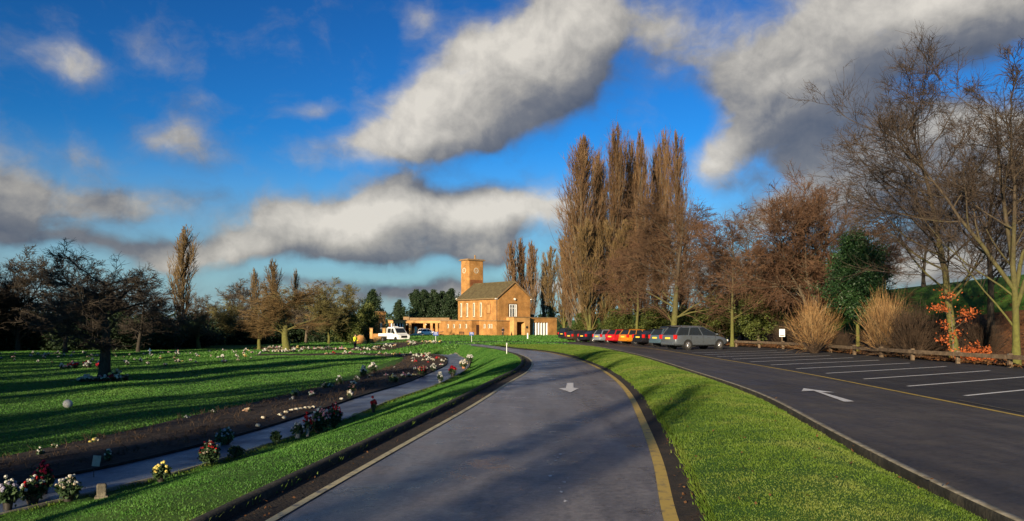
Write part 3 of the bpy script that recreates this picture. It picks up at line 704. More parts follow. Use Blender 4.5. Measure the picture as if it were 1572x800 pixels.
# the two tall trees beside the bays
m = bare_tree(11, 14.1, 10.6, .20, .84, .22, 28, 48, .54, .09, 9, 7, 5, .0082, (-.10, 0), .065, up3=.06, a2=35)
plant(0, 'bare_tree', 'tall bare tree with leaning mossy trunk behind the rail, orange leafy sapling at its foot', 'tree', 1466, 37, m, ('bark_moss', 'twig_deep'), TC, .3)
m = bare_tree(23, 12.6, 9.6, .15, .80, .16, 11, 46, .50, .06, 9, 7, 5, .0082, (0, 0), .07, fork=4, up3=.06, a2=35)
plant(0, 'bare_tree', 'bare tree with yellow green mossy trunk forking low into several stems behind the rail', 'tree', 1560, 31, m, ('bark_moss', 'twig_deep'), TC, 1.1)
m = bare_tree(31, 13.8, 10, .22, .82, .25, 20, 52, .50, .06, 9, 7, 5, .010, (.03, 0), .10)
big = plant(0, 'bare_tree', 'bare tree with dark upright trunk standing just behind the two tall mossy trees', 'tree', 1522, 47, m, ('bark_dark', 'twig_deep'), TC, 2.)
dup(big, (*AT(1600, 52), h(*AT(1600, 52))), 4., 'bare tree cut by the right edge of the photo, up on the grass bank')
dup(big, (*AT(1418, 66), h(*AT(1418, 66))), 3., 'slim bare tree on the grass bank behind the tall leaning mossy tree', scale=(.72, .72, .62))
# trees along the wood edge
m = bare_tree(41, 12.9, 9.6, .17, .72, .14, 14, 44, .56, .06, 10, 8, 5, .013, (0, 0), .08, .3, fork=3, up3=.05)
red = plant(0, 'bare_tree', 'large round bare tree with reddish twigs left of the dark green holly', 'tree', 1252, 62, m, ('bark_grey', 'twig_red'), TC, .6, None, (1.35, 1.35, 1))
m = bare_tree(43, 10.6, 8.6, .15, .84, .20, 20, 56, .54, .05, 10, 8, 5, .013, dome=.5)
red2 = plant(0, 'bare_tree', 'rust brown bare tree with pale slender trunk beside the nose of the grey estate car', 'tree', 1124, 63, m, ('bark_moss', 'twig_red'), TC, .2)
m = bare_tree(47, 13.4, 11, .2, .8, .2, 18, 46, .52, .07, 9, 8, 5, .014)
plant(0, 'bare_tree', 'tall grey twigged bare tree behind the rust brown trees of the wood edge', 'tree', 1168, 82, m, ('bark_grey', 'twig_grey'), TC, .2)
m = bare_tree(53, 14.3, 12.4, .34, .74, .13, 24, 56, .56, .02, 11, 9, 5, .015, (0, 0), .09)
rnd = plant(0, 'bare_tree', 'wide spreading brown bare tree with yellow green trunk right behind the parked cars', 'tree', 1034, 74, m, ('bark_moss', 'twig_brown'), TC, .9)
dup(red2, (*AT(978, 90), h(*AT(978, 90))), 2.2, 'brown bare tree in front of the middle tall poplars', scale=(1.25, 1.25, 1.25))
dup(red, (*AT(1090, 88), h(*AT(1090, 88))), 2.9, 'bare brown tree in the gap between the wide spreading tree and the rust brown tree', scale=(1.15, 1.15, .82))
dup(red2, (*AT(1206, 66), h(*AT(1206, 66))), 4.0, 'smaller rust brown bare tree between the white notice and the large reddish tree', scale=(.7, .7, .8))
dup(rnd, (*AT(1330, 84), h(*AT(1330, 84))-.3), 4.0, 'bare tree on the bank behind the dark green holly', scale=(.7, .7, .58))
dup(red2, (*AT(1345, 60), h(*AT(1345, 60))), 1.0, 'bare brown tree right of the dark green holly and behind it', scale=(.7, .7, .75))
# poplars
pA = poplar(61, 29, 6.6, .42, 120, 12, 6, .019); pB = poplar(62, 29, 5.0, .36, 100, 11, 6, .019, (.012, 0)); pC = poplar(63, 29, 4.2, .32, 90, 11, 6, .019, (-.01, 0))
PG = 'tall poplars behind the parked cars'
t1 = plant(0, 'poplar_tree', 'widest of the tall bare poplars, nearest the chapel and furthest left of their row', 'tree', 892, 110, pA, ('bark_grey', 'twig_poplar'), TC, 0, PG)
t2 = plant(0, 'poplar_tree', 'tallest narrow bare poplar, second from the chapel end of the poplar row', 'tree', 940, 112, pB, ('bark_grey', 'twig_poplar'), TC, .7, PG, (.78, .78, 1.08))
t3 = plant(0, 'poplar_tree', 'slender bare poplar in the middle of the poplar row, third from the chapel', 'tree', 967, 116, pC, ('bark_grey', 'twig_poplar'), TC, .2, PG, (.88, .88, 1.04))
for px, Y, rz, sx, sz, lb, src in [
        (911, 119, 1.9, .85, 1.0, 'bare poplar half hidden between the widest poplar and the tallest one', t2),
        (990, 114, 2.1, .95, 1.06, 'slender bare poplar, fourth from the chapel in the poplar row', t3),
        (1021, 118, 3.3, 1.0, 1.10, 'slender dark bare poplar leaning slightly, fifth from the chapel in the row', t3),
        (955, 119, 2.4, .9, 1.06, 'slender bare poplar squeezed between the tallest one and the third from the chapel', t3),
        (980, 122, 5.2, .8, .96, 'bare poplar rear of the row, filling the gap left of the fourth from the chapel', t1),
        (1006, 122, .4, .9, 1.06, 'bare poplar rear of the row, behind the leaning slender one', t2),
        (924, 124, 1.4, 1.0, 1.02, 'bare poplar rear of the row, in the gap beside the tallest one', t3),
        (876, 124, 2.6, .9, .72, 'lower bare poplar at the chapel end, left of the widest one', t2),
        (1047, 112, 4.4, .95, 1.05, 'bare poplar furthest from the chapel, rising behind the wide spreading tree', t2)]:
    x, y = AT(px, Y); dup(src, (x, y, h(x, y)), rz, lb, PG, (sx*.80, sx*.80, sz))
pD = poplar(64, 14.5, 3.0, .22, 60, 9, 6, .022)
tg = plant(0, 'poplar_tree', 'short golden poplar at the corner of the chapel annex', 'tree', 847, 168, pD, ('bark_moss', 'twig_gold'), TC, 0, 'short golden poplars', (1.35, 1.35, 1.35))
x, y = AT(866, 150); dup(tg, (x, y, h(x, y)), 2, 'second short golden poplar, nearer the parked cars', 'short golden poplars', (1.5, 1.5, 1.35))
for px, Y, rz, lb in [(905, 104, 1, 'short golden poplar in front of the widest tall poplar'), (929, 106, 3, 'short golden poplar at the foot of the tallest poplar'), (958, 105, 5, 'short golden poplar behind the amber car')]:
    x, y = AT(px, Y); dup(tg, (x, y, h(x, y)), rz, lb, 'short golden poplars', (1.5, 1.5, 1.15))
pE = poplar(65, 22, 3.2, .3, 60, 9, 6, .034)
tf = plant(0, 'poplar_tree', 'far poplar right behind the chapel gable, leftmost of the four there', 'tree', 788, 182, pE, ('bark_grey', 'twig_poplar'), TC, 0, 'poplars behind the chapel')
for px, Y, rz, sc_, lb in [(803, 186, 1, 1.05, 'far poplar behind the chapel gable, tallest of the four there'), (817, 182, 2, 1.0, 'far poplar behind the chapel gable, above the annex roof'), (834, 200, 3, .82, 'far low poplar above the right end of the chapel annex')]:
    x, y = AT(px, Y); dup(tf, (x, y, h(x, y)), rz, lb, 'poplars behind the chapel', (sc_, sc_, sc_))
pF = poplar(66, 18.6, 3.9, .32, 70, 10, 6, .024)
tl = plant(0, 'poplar_tree', 'lone bare poplar rising high above the dark wood beyond the lawn', 'tree', 281, 128, pF, ('bark_grey', 'twig_gold'), TC, 0, 'poplars beyond the lawn', (1.05, 1.05, 1.06))
for px, Y, rz, sx, sz, lb in [(417, 152, 1, .95, .86, 'taller poplar of the pair above the wood beyond the pruned lawn tree'), (391, 156, 2, .62, .78, 'thin poplar just left of the taller one above the wood'), (455, 160, 4, .5, .74, 'thin small poplar top right of the taller one above the wood')]:
    x, y = AT(px, Y); dup(tl, (x, y, h(x, y)), rz, lb, 'poplars beyond the lawn', (sx, sx, sz))

# lawn trees on the left
m = bare_tree(71, 6.2, 5.7, .30, .66, .24, 18, 58, .58, .03, 10, 9, 5, .010, (.02, 0), .13, .35)
plant(0, 'lawn_tree', 'dark low spreading tree with flowers laid round its trunk on the lawn', 'tree', 160, 36.5, m, ('bark_dark', 'twig_dark'), TC, .4)
m = bare_tree(73, 6.9, 8.4, .44, .70, .34, 16, 40, .50, .09, 10, 9, 6, .013, (0, 0), .10, .3)
lawn2 = plant(0, 'lawn_tree', 'sunlit round lawn tree with thick pale trunk and flowers at its foot', 'tree', 440, 76, m, ('bark_moss', 'twig_gold'), TC, .4)
dup(lawn2, (*AT(398, 92), h(*AT(398, 92))), 2.4, 'small pinkish tree on the lawn just behind the sunlit round tree', scale=(.6, .6, .62))
dup(lawn2, (*AT(305, 104), h(*AT(305, 104))), 1.4, 'small thin trunked tree alone at the far edge of the lawn', scale=(.7, .7, .75))
# far wood on the left
w1 = bare_tree(81, 13, 11, .3, .80, .14, 15, 46, .50, .06, 9, 7, 5, .024); w2 = bare_tree(82, 12, 9, .28, .8, .12, 15, 40, .50, .09, 9, 7, 5, .024, (0, 0), .06, .4, fork=3); w3 = bare_tree(83, 10, 10, .26, .7, .14, 16, 56, .54, .05, 9, 7, 5, .022, wander=.1)
wood = [(28, 92, 1.12, w2, 'bark_dark', 'twig_dark', 'tall dark bare tree at the left edge above the wood'),
        (100, 88, .95, w1, 'bark_dark', 'twig_dark', 'dark bare tree behind the low spreading lawn tree, left of its trunk'),
        (212, 86, .92, w3, 'bark_dark', 'twig_dark', 'dark bare tree between the low spreading lawn tree and the lone poplar'),
        (505, 118, .92, w2, 'bark_moss', 'twig_olive', 'olive green bare tree right of the sunlit lawn tree, with a leafless fan crown'),
        (368, 140, 1.0, w1, 'bark_grey', 'twig_grey', 'bare grey tree left of the poplar pair above the wood')]
srcs = []
for px, Y, s, ms, bk, tw_, lb in wood:
    s *= .86
    tms = [ms[0].copy(), ms[1].copy()] if srcs else [ms[0], ms[1]]
    for q in tms: q.materials.clear()
    srcs.append(plant(0, 'bare_tree', lb, 'tree', px, Y, tms, (bk, tw_), TC, px*.37, 'trees of the far wood', (s, s, s)))
gw = 'trees of the far wood'
for i, (px, Y, s, k, lb) in enumerate([
        (-40, 88, 1.0, 0, 'dark bare tree crowding the left edge of the wood'), (62, 104, .92, 2, 'dark bare tree crowding the left edge of the wood'), (150, 100, 1.05, 1, 'dark bare tree filling the wood behind the low spreading lawn tree'),
        (185, 116, 1.0, 0, 'dark bare tree filling the wood behind the low spreading lawn tree'), (248, 108, .82, 2, 'dark bare tree filling the wood behind the low spreading lawn tree'), (125, 120, 1.12, 2, 'dark bare tree filling the wood behind the low spreading lawn tree'),
        (322, 128, .72, 4, 'grey brown bare tree of the wood right of the lone poplar'), (345, 122, .66, 3, 'grey brown bare tree of the wood right of the lone poplar'), (300, 138, .8, 4, 'grey brown bare tree of the wood right of the lone poplar'),
        (395, 132, .80, 4, 'bare tree of the wood behind the sunlit lawn tree'), (425, 138, .85, 3, 'bare tree of the wood behind the sunlit lawn tree'), (470, 126, .92, 4, 'bare tree of the wood behind the sunlit lawn tree'), (450, 144, .9, 3, 'bare tree of the wood behind the sunlit lawn tree'),
        (536, 140, .72, 3, 'bare tree of the wood just left of the green bush and brick wall'), (490, 142, .85, 4, 'bare tree of the wood just left of the green bush and brick wall'), (352, 150, 1.0, 4, 'tallest grey bare tree of the wood between the two poplar groups')]):
    x, y = AT(px, Y); s *= .88; dup(srcs[k], (x, y, h(x, y)), i*1.7, lb, gw, (s, s, s*.97))
# bushes under the wood
b1 = leafy_tree(91, 3.6, 6.5, .14, .02, 34, 8, 34, .14, .1, 66, .24); b2_ = leafy_tree(92, 4.4, 5.0, .14, .02, 34, 8, 34, .12, .2, 58, .2)
ub = None
for i, (px, Y, sx, sz) in enumerate([(-20, 96, 1.3, 1), (45, 98, 1.3, 1.1), (110, 97, 1.3, 1), (170, 100, 1.3, 1.1), (228, 100, 1.2, 1), (275, 110, 1.2, .9), (325, 124, 1.2, .9), (372, 128, 1.3, .9), (415, 130, 1.2, 1.0), (478, 134, 1.3, 1.0), (515, 128, 1.1, .9), (-75, 92, 1.3, 1.1)]):
    lb = 'low dark evergreen bush under the shaded trees at the far left' if px < 300 else 'low dark evergreen bush along the foot of the grey wood'
    if ub is None: ub = plant(0, 'bush', lb, 'bush', px, Y, b1, ('bark_dark', 'leaf_dark'), TC, 0, 'bushes under the wood', (sx, sx, sz))
    else:
        x, y = AT(px, Y); dup(ub, (x, y, h(x, y)-.1), i*1.3, lb, 'bushes under the wood', (sx, sx, sz))
gb = plant(0, 'bush', 'rounded sunlit green bush left of the brick gateway', 'bush', 538, 122, [b2_[0], b2_[1]], ('bark_grey', 'leaf_olive'), TC, .5, 'green bushes by the gateway', (.95, .95, .95))
x, y = AT(562, 132); dup(gb, (x, y, h(x, y)), 2.5, 'taller green bush just left of the plain brick stack', 'green bushes by the gateway', (.75, .75, 1.3))
# conifers behind the colonnade
c1 = leafy_tree(95, 11, 5.5, .2, .05, 44, 8, 26, .20, .65, 70, .2)
cg = 'evergreens behind the colonnade'; cn = None
for i, (px, Y, sx, sz, lb) in enumerate([(572, 190, .9, .92, 'dark conifer above the green bush by the gateway'), (612, 215, .75, .78, 'small dark conifer left of the gap of sky over the colonnade'),
        (638, 210, 1.0, 1.0, 'evergreen above the middle of the colonnade roof'), (652, 218, 1.1, 1.02, 'evergreen above the middle of the colonnade roof'), (667, 212, 1.05, 1.0, 'evergreen above the middle of the colonnade roof'), (680, 216, 1.0, .98, 'evergreen above the middle of the colonnade roof'), (692, 206, 1.0, 1.0, 'dark evergreen touching the left wall of the chapel')]):
    if cn is None: cn = plant(0, 'conifer', lb, 'tree', px, Y, c1, ('bark_dark', 'leaf_dark'), TC, 0, cg, (sx, sx, sz))
    else:
        x, y = AT(px, Y); dup(cn, (x, y, h(x, y)), i*1.1, lb, cg, (sx, sx, sz))
# the holly and the evergreens of the wood edge
ho = leafy_tree(97, 7.1, 3.7, .13, .22, 46, 10, 30, .065, .35, 55, .20)
hol = plant(0, 'holly_tree', 'dense dark green holly with pale mossy trunk between two orange stemmed shrubs', 'tree', 1317, 47.5, ho, ('bark_moss', 'leaf_green'), TC, .4)
oe = leafy_tree(98, 5.4, 3.6, .12, .1, 36, 8, 22, .085, .3, 60, .2)
oliv = plant(0, 'evergreen_shrub', 'tall olive green shrub behind the white notice', 'shrub', 1164, 66, oe, ('bark_grey', 'leaf_olive'), TC, .4, 'evergreens of the wood edge')
for i, (px, Y, sx, sz, lb) in enumerate([(1105, 80, 1.4, .9, 'dull green shrub in the shade beyond the grey estate car'), (1215, 78, 1.4, .8, 'dull green shrub in the shade right of the white notice'), (1270, 74, 1.3, .7, 'dull green shrub in the shade behind the nearest orange stemmed shrub'),
        (1010, 92, 1.5, .75, 'low green shrub behind the row of parked cars'), (950, 98, 1.5, .75, 'low green shrub behind the row of parked cars'), (1060, 88, 1.5, .75, 'low green shrub behind the row of parked cars'), (1140, 92, 1.6, 1.0, 'dull green shrub in the shade beyond the grey estate car'), (1235, 92, 1.8, 1.0, 'dull green shrub in the shade right of the white notice'), (1300, 88, 1.8, .9, 'dull green shrub in the shade behind the holly trunk'), (900, 108, 1.4, .7, 'low green shrub behind the row of parked cars')]):
    x, y = AT(px, Y); dup(oliv, (x, y, h(x, y)-.1), i*1.2, lb, 'evergreens of the wood edge', (sx, sx, sz))
# orange stemmed shrubs
sb1 = stem_bush(101, 2.8, 2.4, 420, .010, 5, -.015); sb2 = stem_bush(102, 2.3, 3.2, 420, .011, 5, -.01, 30)
ST = ('stems', 'twigs')
so = plant(0, 'stem_shrub', 'tall fan of orange stems right of the holly, behind the rail', 'shrub', 1356, 40.5, sb1, ('stem_brown', 'stem_orange'), ST, 0, 'orange stemmed shrubs')
x, y = AT(1250, 46); dup(so, (x, y, h(x, y)), 2, 'wide fan of orange brown stems left of the holly, behind the rail', 'orange stemmed shrubs', (1.08, 1.08, .92))
sb = plant(0, 'stem_shrub', 'brown twiggy shrub between the tall orange fan and the leaning mossy tree', 'shrub', 1402, 39, sb2, ('stem_brown', 'stem_brown'), ST, 0, 'brown twiggy shrubs')
for i, (px, Y, s, lb) in enumerate([(1432, 41, .8, 'brown twiggy shrub at the foot of the leaning mossy tree'), (1290, 47, .5, 'low brown twigs at the foot of the holly'), (1380, 46, .9, 'brown twiggy shrub behind the tall orange fan'), (1508, 38, .75, 'dark twiggy shrub between the two tall mossy trees'), (1205, 60, .7, 'thin brown shrub behind the white notice')]):
    x, y = AT(px, Y); dup(sb, (x, y, h(x, y)), i*1.5, lb, 'brown twiggy shrubs', (s, s, s))
# beech sapling that kept its orange leaves
gg = np.random.default_rng(111)
bs = grow(gg, np.zeros((1, 3)), np.array([[-.05, 0, 1.]]), np.array([3.4]), 8, .05, .03)
s_, d_, L_, t_, _ = spawn(gg, bs, np.array([3.4]), 12, .18, 1., 68, 12, .38, None, .25, True); br = grow(gg, s_, d_, L_, 5, .1, .03)
bs *= .85; br *= .85; br[..., :2] *= .85
V, Q = join([tubes(bs, taper(8, [.035], [.01], 1), 6), tubes(br, taper(5, np.full(12, .012), np.full(12, .005), 12), 4)])
cent = np.concatenate([br[:, 2], br[:, 3], br[:, 4], (br[:, 3]+br[:, 4])/2]); keep = gg.random(len(cent)) > .25
lv = leaves(gg, cent[keep], np.array([.16, .16, .07]), 20, .05)
plant(0, 'beech_sapling', 'slim sapling holding layers of bright orange dead leaves by the leaning mossy tree', 'tree', 1464, 35.2, [np_mesh('trunk', V, Q), np_mesh('leaves', *lv)], ('bark_grey', 'leaf_orange'), ('trunk', 'leaves'), .3)
cc = gg.normal(0, 1, (60, 3))*np.array([.38, .38, .17])+np.array([0, 0, .38]); cc[:, 2] = np.abs(cc[:, 2])
lv2 = leaves(gg, cc, .08, 18, .05); stp = grow(gg, np.zeros((14, 3)), gg.normal(0, .8, (14, 3))+np.array([0, 0, 1.3]), np.full(14, .6), 4, .1, 0)
V, Q = tubes(stp, taper(4, np.full(14, .012), np.full(14, .005), 14), 4)
plant(0, 'beech_seedling', 'low clump of red orange leaves on the ground right of the leaning mossy tree', 'shrub', 1494, 34.5, [np_mesh('stems', V, Q), np_mesh('leaves', *lv2)], ('bark_grey', 'leaf_orange'), ('stems', 'leaves'))
# pruned rose stems over the soil bed
def stems_on(A, B, zf, n, y0, y1, seed, hg, mat, nm):
    g = np.random.default_rng(seed); i = g.integers(5, len(A)-1, n); u = .06+.86*g.random(n)
    p = A[i]*(1-u)[:, None]+B[i]*u[:, None]; k = (p[:, 1] > y0) & (p[:, 1] < y1); p = p[k]; n = len(p)
    st = np.stack([p[:, 0], p[:, 1], H(p[:, 0], p[:, 1])+.08], 1); d = g.normal(0, .55, (n, 3))+np.array([0, 0, 1.]); L = hg*(.35+.9*g.random(n))
    P1 = grow(g, st, d, L, 4, .15, 0); s2, d2, L2, _, _ = spawn(g, P1, L, 3, .2, 1, 45, 15, .6, None, .3); P2 = grow(g, s2, d2, L2, 3, .15, 0)
    V, Q = join([tubes(P1, taper(4, np.full(n, .009), np.full(n, .005), n), 3), tubes(P2, taper(3, np.full(len(P2), .006), np.full(len(P2), .003), len(P2)), 3)])
    o = add_obj(nm, np_mesh(nm, V, Q), M[mat]); o['kind'] = 'stuff'
stems_on(bed_L, bed_R, None, 4500, 9, 66, 5, .14, 'stem_brown', 'rose_stems')
stems_on(A7, B7, None, 900, 70, 98, 6, .25, 'stem_brown', 'rose_stems')
# distant woodland closing the horizon
g = np.random.default_rng(12); n = 420; ang = g.uniform(-1.25, 1.25, n); dist = g.uniform(330, 430, n)
cx = np.stack([np.sin(ang)*dist, np.cos(ang)*dist], 1); hh = g.uniform(7, 11.5, n)
cl = []
for q in range(7): cl.append(np.stack([cx[:, 0]+g.normal(0, 3, n), cx[:, 1]+g.normal(0, 3, n), hh*(.15+.85*q/7)], 1))
lv = leaves(g, np.concatenate(cl), np.array([1.9, 1.9, .9]), 14, .9)
o = add_obj('distant_woodland', np_mesh('distant_woodland', *lv), M['leaf_dark'], None, (0, 0, -1.3)); o['kind'] = 'stuff'
# ------------------------------------------------------------------ chapel
CA = R(40); ca, sa = math.cos(CA), math.sin(CA)
CH = (-2.6, 147.0)
zb = h(*CH)
chapel = thing('chapel', 'orange brick chapel with gabled tiled roof and square clock tower', 'chapel', (*CH, zb), CA)
def cbox(name, boxes, mat, parent=None):
    mb = MB()
    for lo, hi in boxes: mb.b2(lo, hi)
    return mb.build(name, mat, parent or chapel)
EV, RG, NW, NL = 7.45, 10.3, 8.0, 12.8
# nave walls with the gable
mb = MB()
mb.prism([(0, 0, -1), (NW, 0, -1), (NW, 0, EV), (NW/2, 0, RG), (0, 0, EV)], (0, NL, 0))
nave = mb.build('wall', M['brick'], chapel)
# roof: two slabs with thickness, overhang at the gable
mb = MB(); t = .16
for sgn in (-1, 1):
    xc = NW/2; e = (xc+sgn*(xc+.35), EV-.25+.02); top = (xc, RG+.06)
    mb.prism([(e[0], -.18, e[1]), (top[0], -.18, top[1]), (top[0], -.18, top[1]+t), (e[0], -.18, e[1]+t)], (0, NL+.3, 0))
roof = mb.build('roof', M['tile_roof'], chapel)
mb = MB(); mb.cyl((NW/2, -.2, RG+.22), (NW/2, NL+.12, RG+.22), .12, seg=8); mb.build('ridge', M['tile_roof'], roof)
mb = MB()
for sgn in (-1, 1):
    xc = NW/2; mb.prism([(xc+sgn*(xc+.42), -.24, EV-.34), (xc, -.24, RG-.02), (xc, -.24, RG+.26), (xc+sgn*(xc+.42), -.24, EV-.06)], (0, .06, 0))
mb.build('bargeboard', M['coping'], roof)
cbox('bargeboard', [((-.4, NL+.12, EV-.2), (.3, NL+.2, EV+.12))], M['white_paint'], roof)
cbox('gutter', [((-.46, -.1, EV-.36), (-.34, NL, EV-.22)), ((NW+.34, -.1, EV-.36), (NW+.46, NL, EV-.22))], M['coping'], roof)
MB().cyl((-.10, .25, 2.9), (-.10, .25, EV-.3), .07, seg=8).build('downpipe', M['black'], chapel); MB().cyl((NW+.1, .3, 3), (NW+.1, .3, EV-.3), .07, seg=8).build('downpipe', M['black'], chapel)
cbox('eaves_bracket', [((-.75, -.1, EV-.42), (-.1, .06, EV-.27))], M['white_paint']); cbox('eaves_bracket', [((NW+.1, -.1, EV-.36), (NW+.75, .06, EV-.21))], M['white_paint'])
# tall side windows: recess, pale frame, dark glass
for v in (5.3, 7.5, 9.7, 11.7):
    f = cbox('window', [((-.05, v-.28, 3.75), (.02, v+.28, 6.5))], M['stone'])
    cbox('pane', [((-.062, v-.02, 3.9), (-.03, v+.17, 6.35))], M['dark_glass'], f)
    cbox('sill', [((-.12, v-.34, 3.62), (.0, v+.34, 3.745))], M['coping'], f)
f = cbox('blind_window', [((-.04, 2.4, 4.4), (.02, 3.3, 6.1))], M['brick_pale'])
cbox('frame', [((-.07, 2.3, 4.3), (.0, 2.4, 6.2)), ((-.07, 3.3, 4.3), (.0, 3.4, 6.2)), ((-.07, 2.4, 6.1), (.0, 3.3, 6.2)), ((-.07, 2.4, 4.3), (.0, 3.3, 4.4))], M['brick_dark'], f)
# gable window with white frame and dark surround
f = cbox('window', [((2.5, -.03, 3.55), (4.7, .05, 6.25))], M['dark_interior'])
cbox('frame', [((2.72, -.12, 3.65), (2.84, -.035, 6.1)), ((3.30, -.12, 3.77), (3.40, -.035, 5.98)), ((3.86, -.12, 3.77), (3.96, -.035, 5.98)), ((4.24, -.14, 3.65), (4.48, -.035, 6.1)), ((2.84, -.12, 5.98), (4.24, -.035, 6.1)), ((2.84, -.12, 3.65), (4.24, -.035, 3.77)), ((2.84, -.11, 5.35), (3.30, -.035, 5.43)), ((3.4, -.11, 5.35), (3.86, -.035, 5.43)), ((3.96, -.11, 5.35), (4.24, -.035, 5.43))], M['white_paint'], f)
cbox('pane', [((2.84, -.06, 3.77), (4.24, -.032, 5.98))], M['dark_glass'], f)
mb = MB(); mb.cyl((3.95, -.02, 7.15), (3.95, -.3, 7.1), .16, .2, 10); mb.build('floodlight', M['white_paint'], chapel)
# tower
TU0, TU1, TV0, TV1, TZ = 2.6, 6.7, 12.9, 15.6, 15.35
mb = MB(); c_ = .32
mb.prism([(TU0+c_, TV0, -1), (TU1-c_, TV0, -1), (TU1, TV0+c_, -1), (TU1, TV1-c_, -1), (TU1-c_, TV1, -1), (TU0+c_, TV1, -1), (TU0, TV1-c_, -1), (TU0, TV0+c_, -1)], (0, 0, TZ+1))
tower = mb.build('tower', M['brick'], chapel)
mb = MB()
mb.b2((TU0-.22, TV0-.22, TZ), (TU1+.22, TV1+.22, TZ+.16)); mb.b2((TU0-.05, TV0-.05, TZ+.16), (TU1+.05, TV1+.05, TZ+.32)); mb.build('tower_roof', M['coping'], tower)
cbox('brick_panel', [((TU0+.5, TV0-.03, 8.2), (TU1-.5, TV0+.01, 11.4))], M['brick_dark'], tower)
mb = MB(); mb.cyl((TU0+2.5, TV0+1.0, TZ+.32), (TU0+2.5, TV0+1.0, TZ+1.0), .22, .16, 10); mb.sph((TU0+2.5, TV0+1.0, TZ+1.05), .2); mb.build('roof_vent', M['coping'], tower)
def clock(c, ax):
    mb = MB()
    def P(a, r_, d=0.):
        s, z = r_*math.sin(a), r_*math.cos(a)
        return (c[0]+s, c[1]-d, c[2]+z) if ax == 'u' else (c[0]-d, c[1]-s, c[2]+z)
    for k in range(12):
        a = k*math.pi/6; w = .055
        q = [P(a-w/.45, .36), P(a+w/.45, .36), P(a+w/.62, .50), P(a-w/.62, .50)]
        mb.prism(q, (0, -.04, 0) if ax == 'u' else (-.04, 0, 0))
    n = 28
    for k in range(n):
        a, b = k/n*6.2832, (k+1)/n*6.2832
        mb.prism([P(a, .52), P(b, .52), P(b, .58), P(a, .58)], (0, -.04, 0) if ax == 'u' else (-.04, 0, 0))
    o = mb.build('clock_face', M['stone'], tower)
    mb = MB()
    for a, L in ((R(305), .30), (R(190), .44)):
        d = .06
        q = [P(a-1.6, .05, d), P(a, L, d), P(a+1.6, .05, d), P(a+math.pi, .12, d)]
        mb.prism(q, (0, -.03, 0) if ax == 'u' else (-.03, 0, 0))
    mb.build('clock_hand', M['stone'], tower)
clock((TU0+2.05, TV0-.0, 13.3), 'u'); clock((TU0, TV0+1.35, 13.3), 'v')
# low aisle, front range, porch and annex
aisle = cbox('aisle', [((-3.0, 4.3, -1), (-.003, 15.2, 2.95))], M['brick'])
cbox('coping', [((-3.12, 4.18, 2.95), (.0, 15.3, 3.10))], M['coping'], aisle)
low = cbox('front_range', [((-1.2, -.6, -1), (-.003, 4.297, 2.9)), ((-1.2, -1.0, -1), (2.0, -.603, 2.9)), ((0, -.603, -1), (2.0, -.003, 2.9))], M['brick'])
cbox('coping', [((-1.32, -1.12, 2.9), (2.0, 0, 3.04)), ((-1.32, 0, 2.9), (0, 4.18, 3.04))], M['coping'], low)
for u, v in [(-3.0, 6.0), (-3.0, 8.0), (-3.0, 10.0), (-3.0, 12.0), (-1.2, .5), (-1.2, 1.2), (-1.2, 2.6)]:
    f = cbox('small_window', [((u-.04, v-.26, 1.55), (u+.02, v+.26, 2.35))], M['stone'])
    cbox('pane', [((u-.055, v-.02, 1.62), (u-.02, v+.16, 2.28))], M['dark_glass'], f)
dd = cbox('side_door', [((-1.9, 4.26, -.3), (-1.25, 4.32, 2.2))], M['dark_wood'])
porch = cbox('porch', [((2.0, -2.2, -1), (2.75, -.003, 3.6)), ((4.75, -2.2, -1), (6.0, -.003, 3.6)), ((2.75, -2.2, 2.75), (4.75, -.003, 3.6)), ((2.75, -2.2, -1), (4.75, -.003, .02))], M['brick_pale'])
cbox('coping', [((1.9, -2.3, 3.6), (6.1, 0, 3.74))], M['coping'], porch)
dr = cbox('door', [((2.9, -1.15, .02), (4.6, -1.05, 2.75))], M['dark_wood'], porch)
mb = MB(); mb.cyl((3.3, -1.16, 2.3), (3.3, -1.3, 2.28), .14, .16, 10); mb.build('lamp', M['stone'], porch)
cbox('wall_light', [((5.0, -2.32, 1.55), (5.35, -2.2, 1.95))], M['black'], porch)
cbox('step', [((2.7, -3.0, -1), (4.8, -2.203, -.02))], M['stone'], porch)
annex = cbox('annex', [((6.0, -1.2, -1), (7.6, 4, 3.55)), ((11.7, -1.2, -1), (14.0, 4, 3.55)), ((7.6, -1.2, 2.65), (11.7, 4, 3.55)), ((7.6, .4, -1), (11.7, 4, 2.65))], M['brick'])
cbox('coping', [((5.9, -1.3, 3.55), (14.1, 4.1, 3.68))], M['coping'], annex)
cbox('glazing', [((7.62, -.2, .05), (11.68, -.12, 2.62))], M['dark_glass'], annex)
for k in range(6): cbox('white_column', [((7.75+.72*k, -1.15, -.2), (7.98+.72*k, -.85, 2.645))], M['white_paint'], annex)
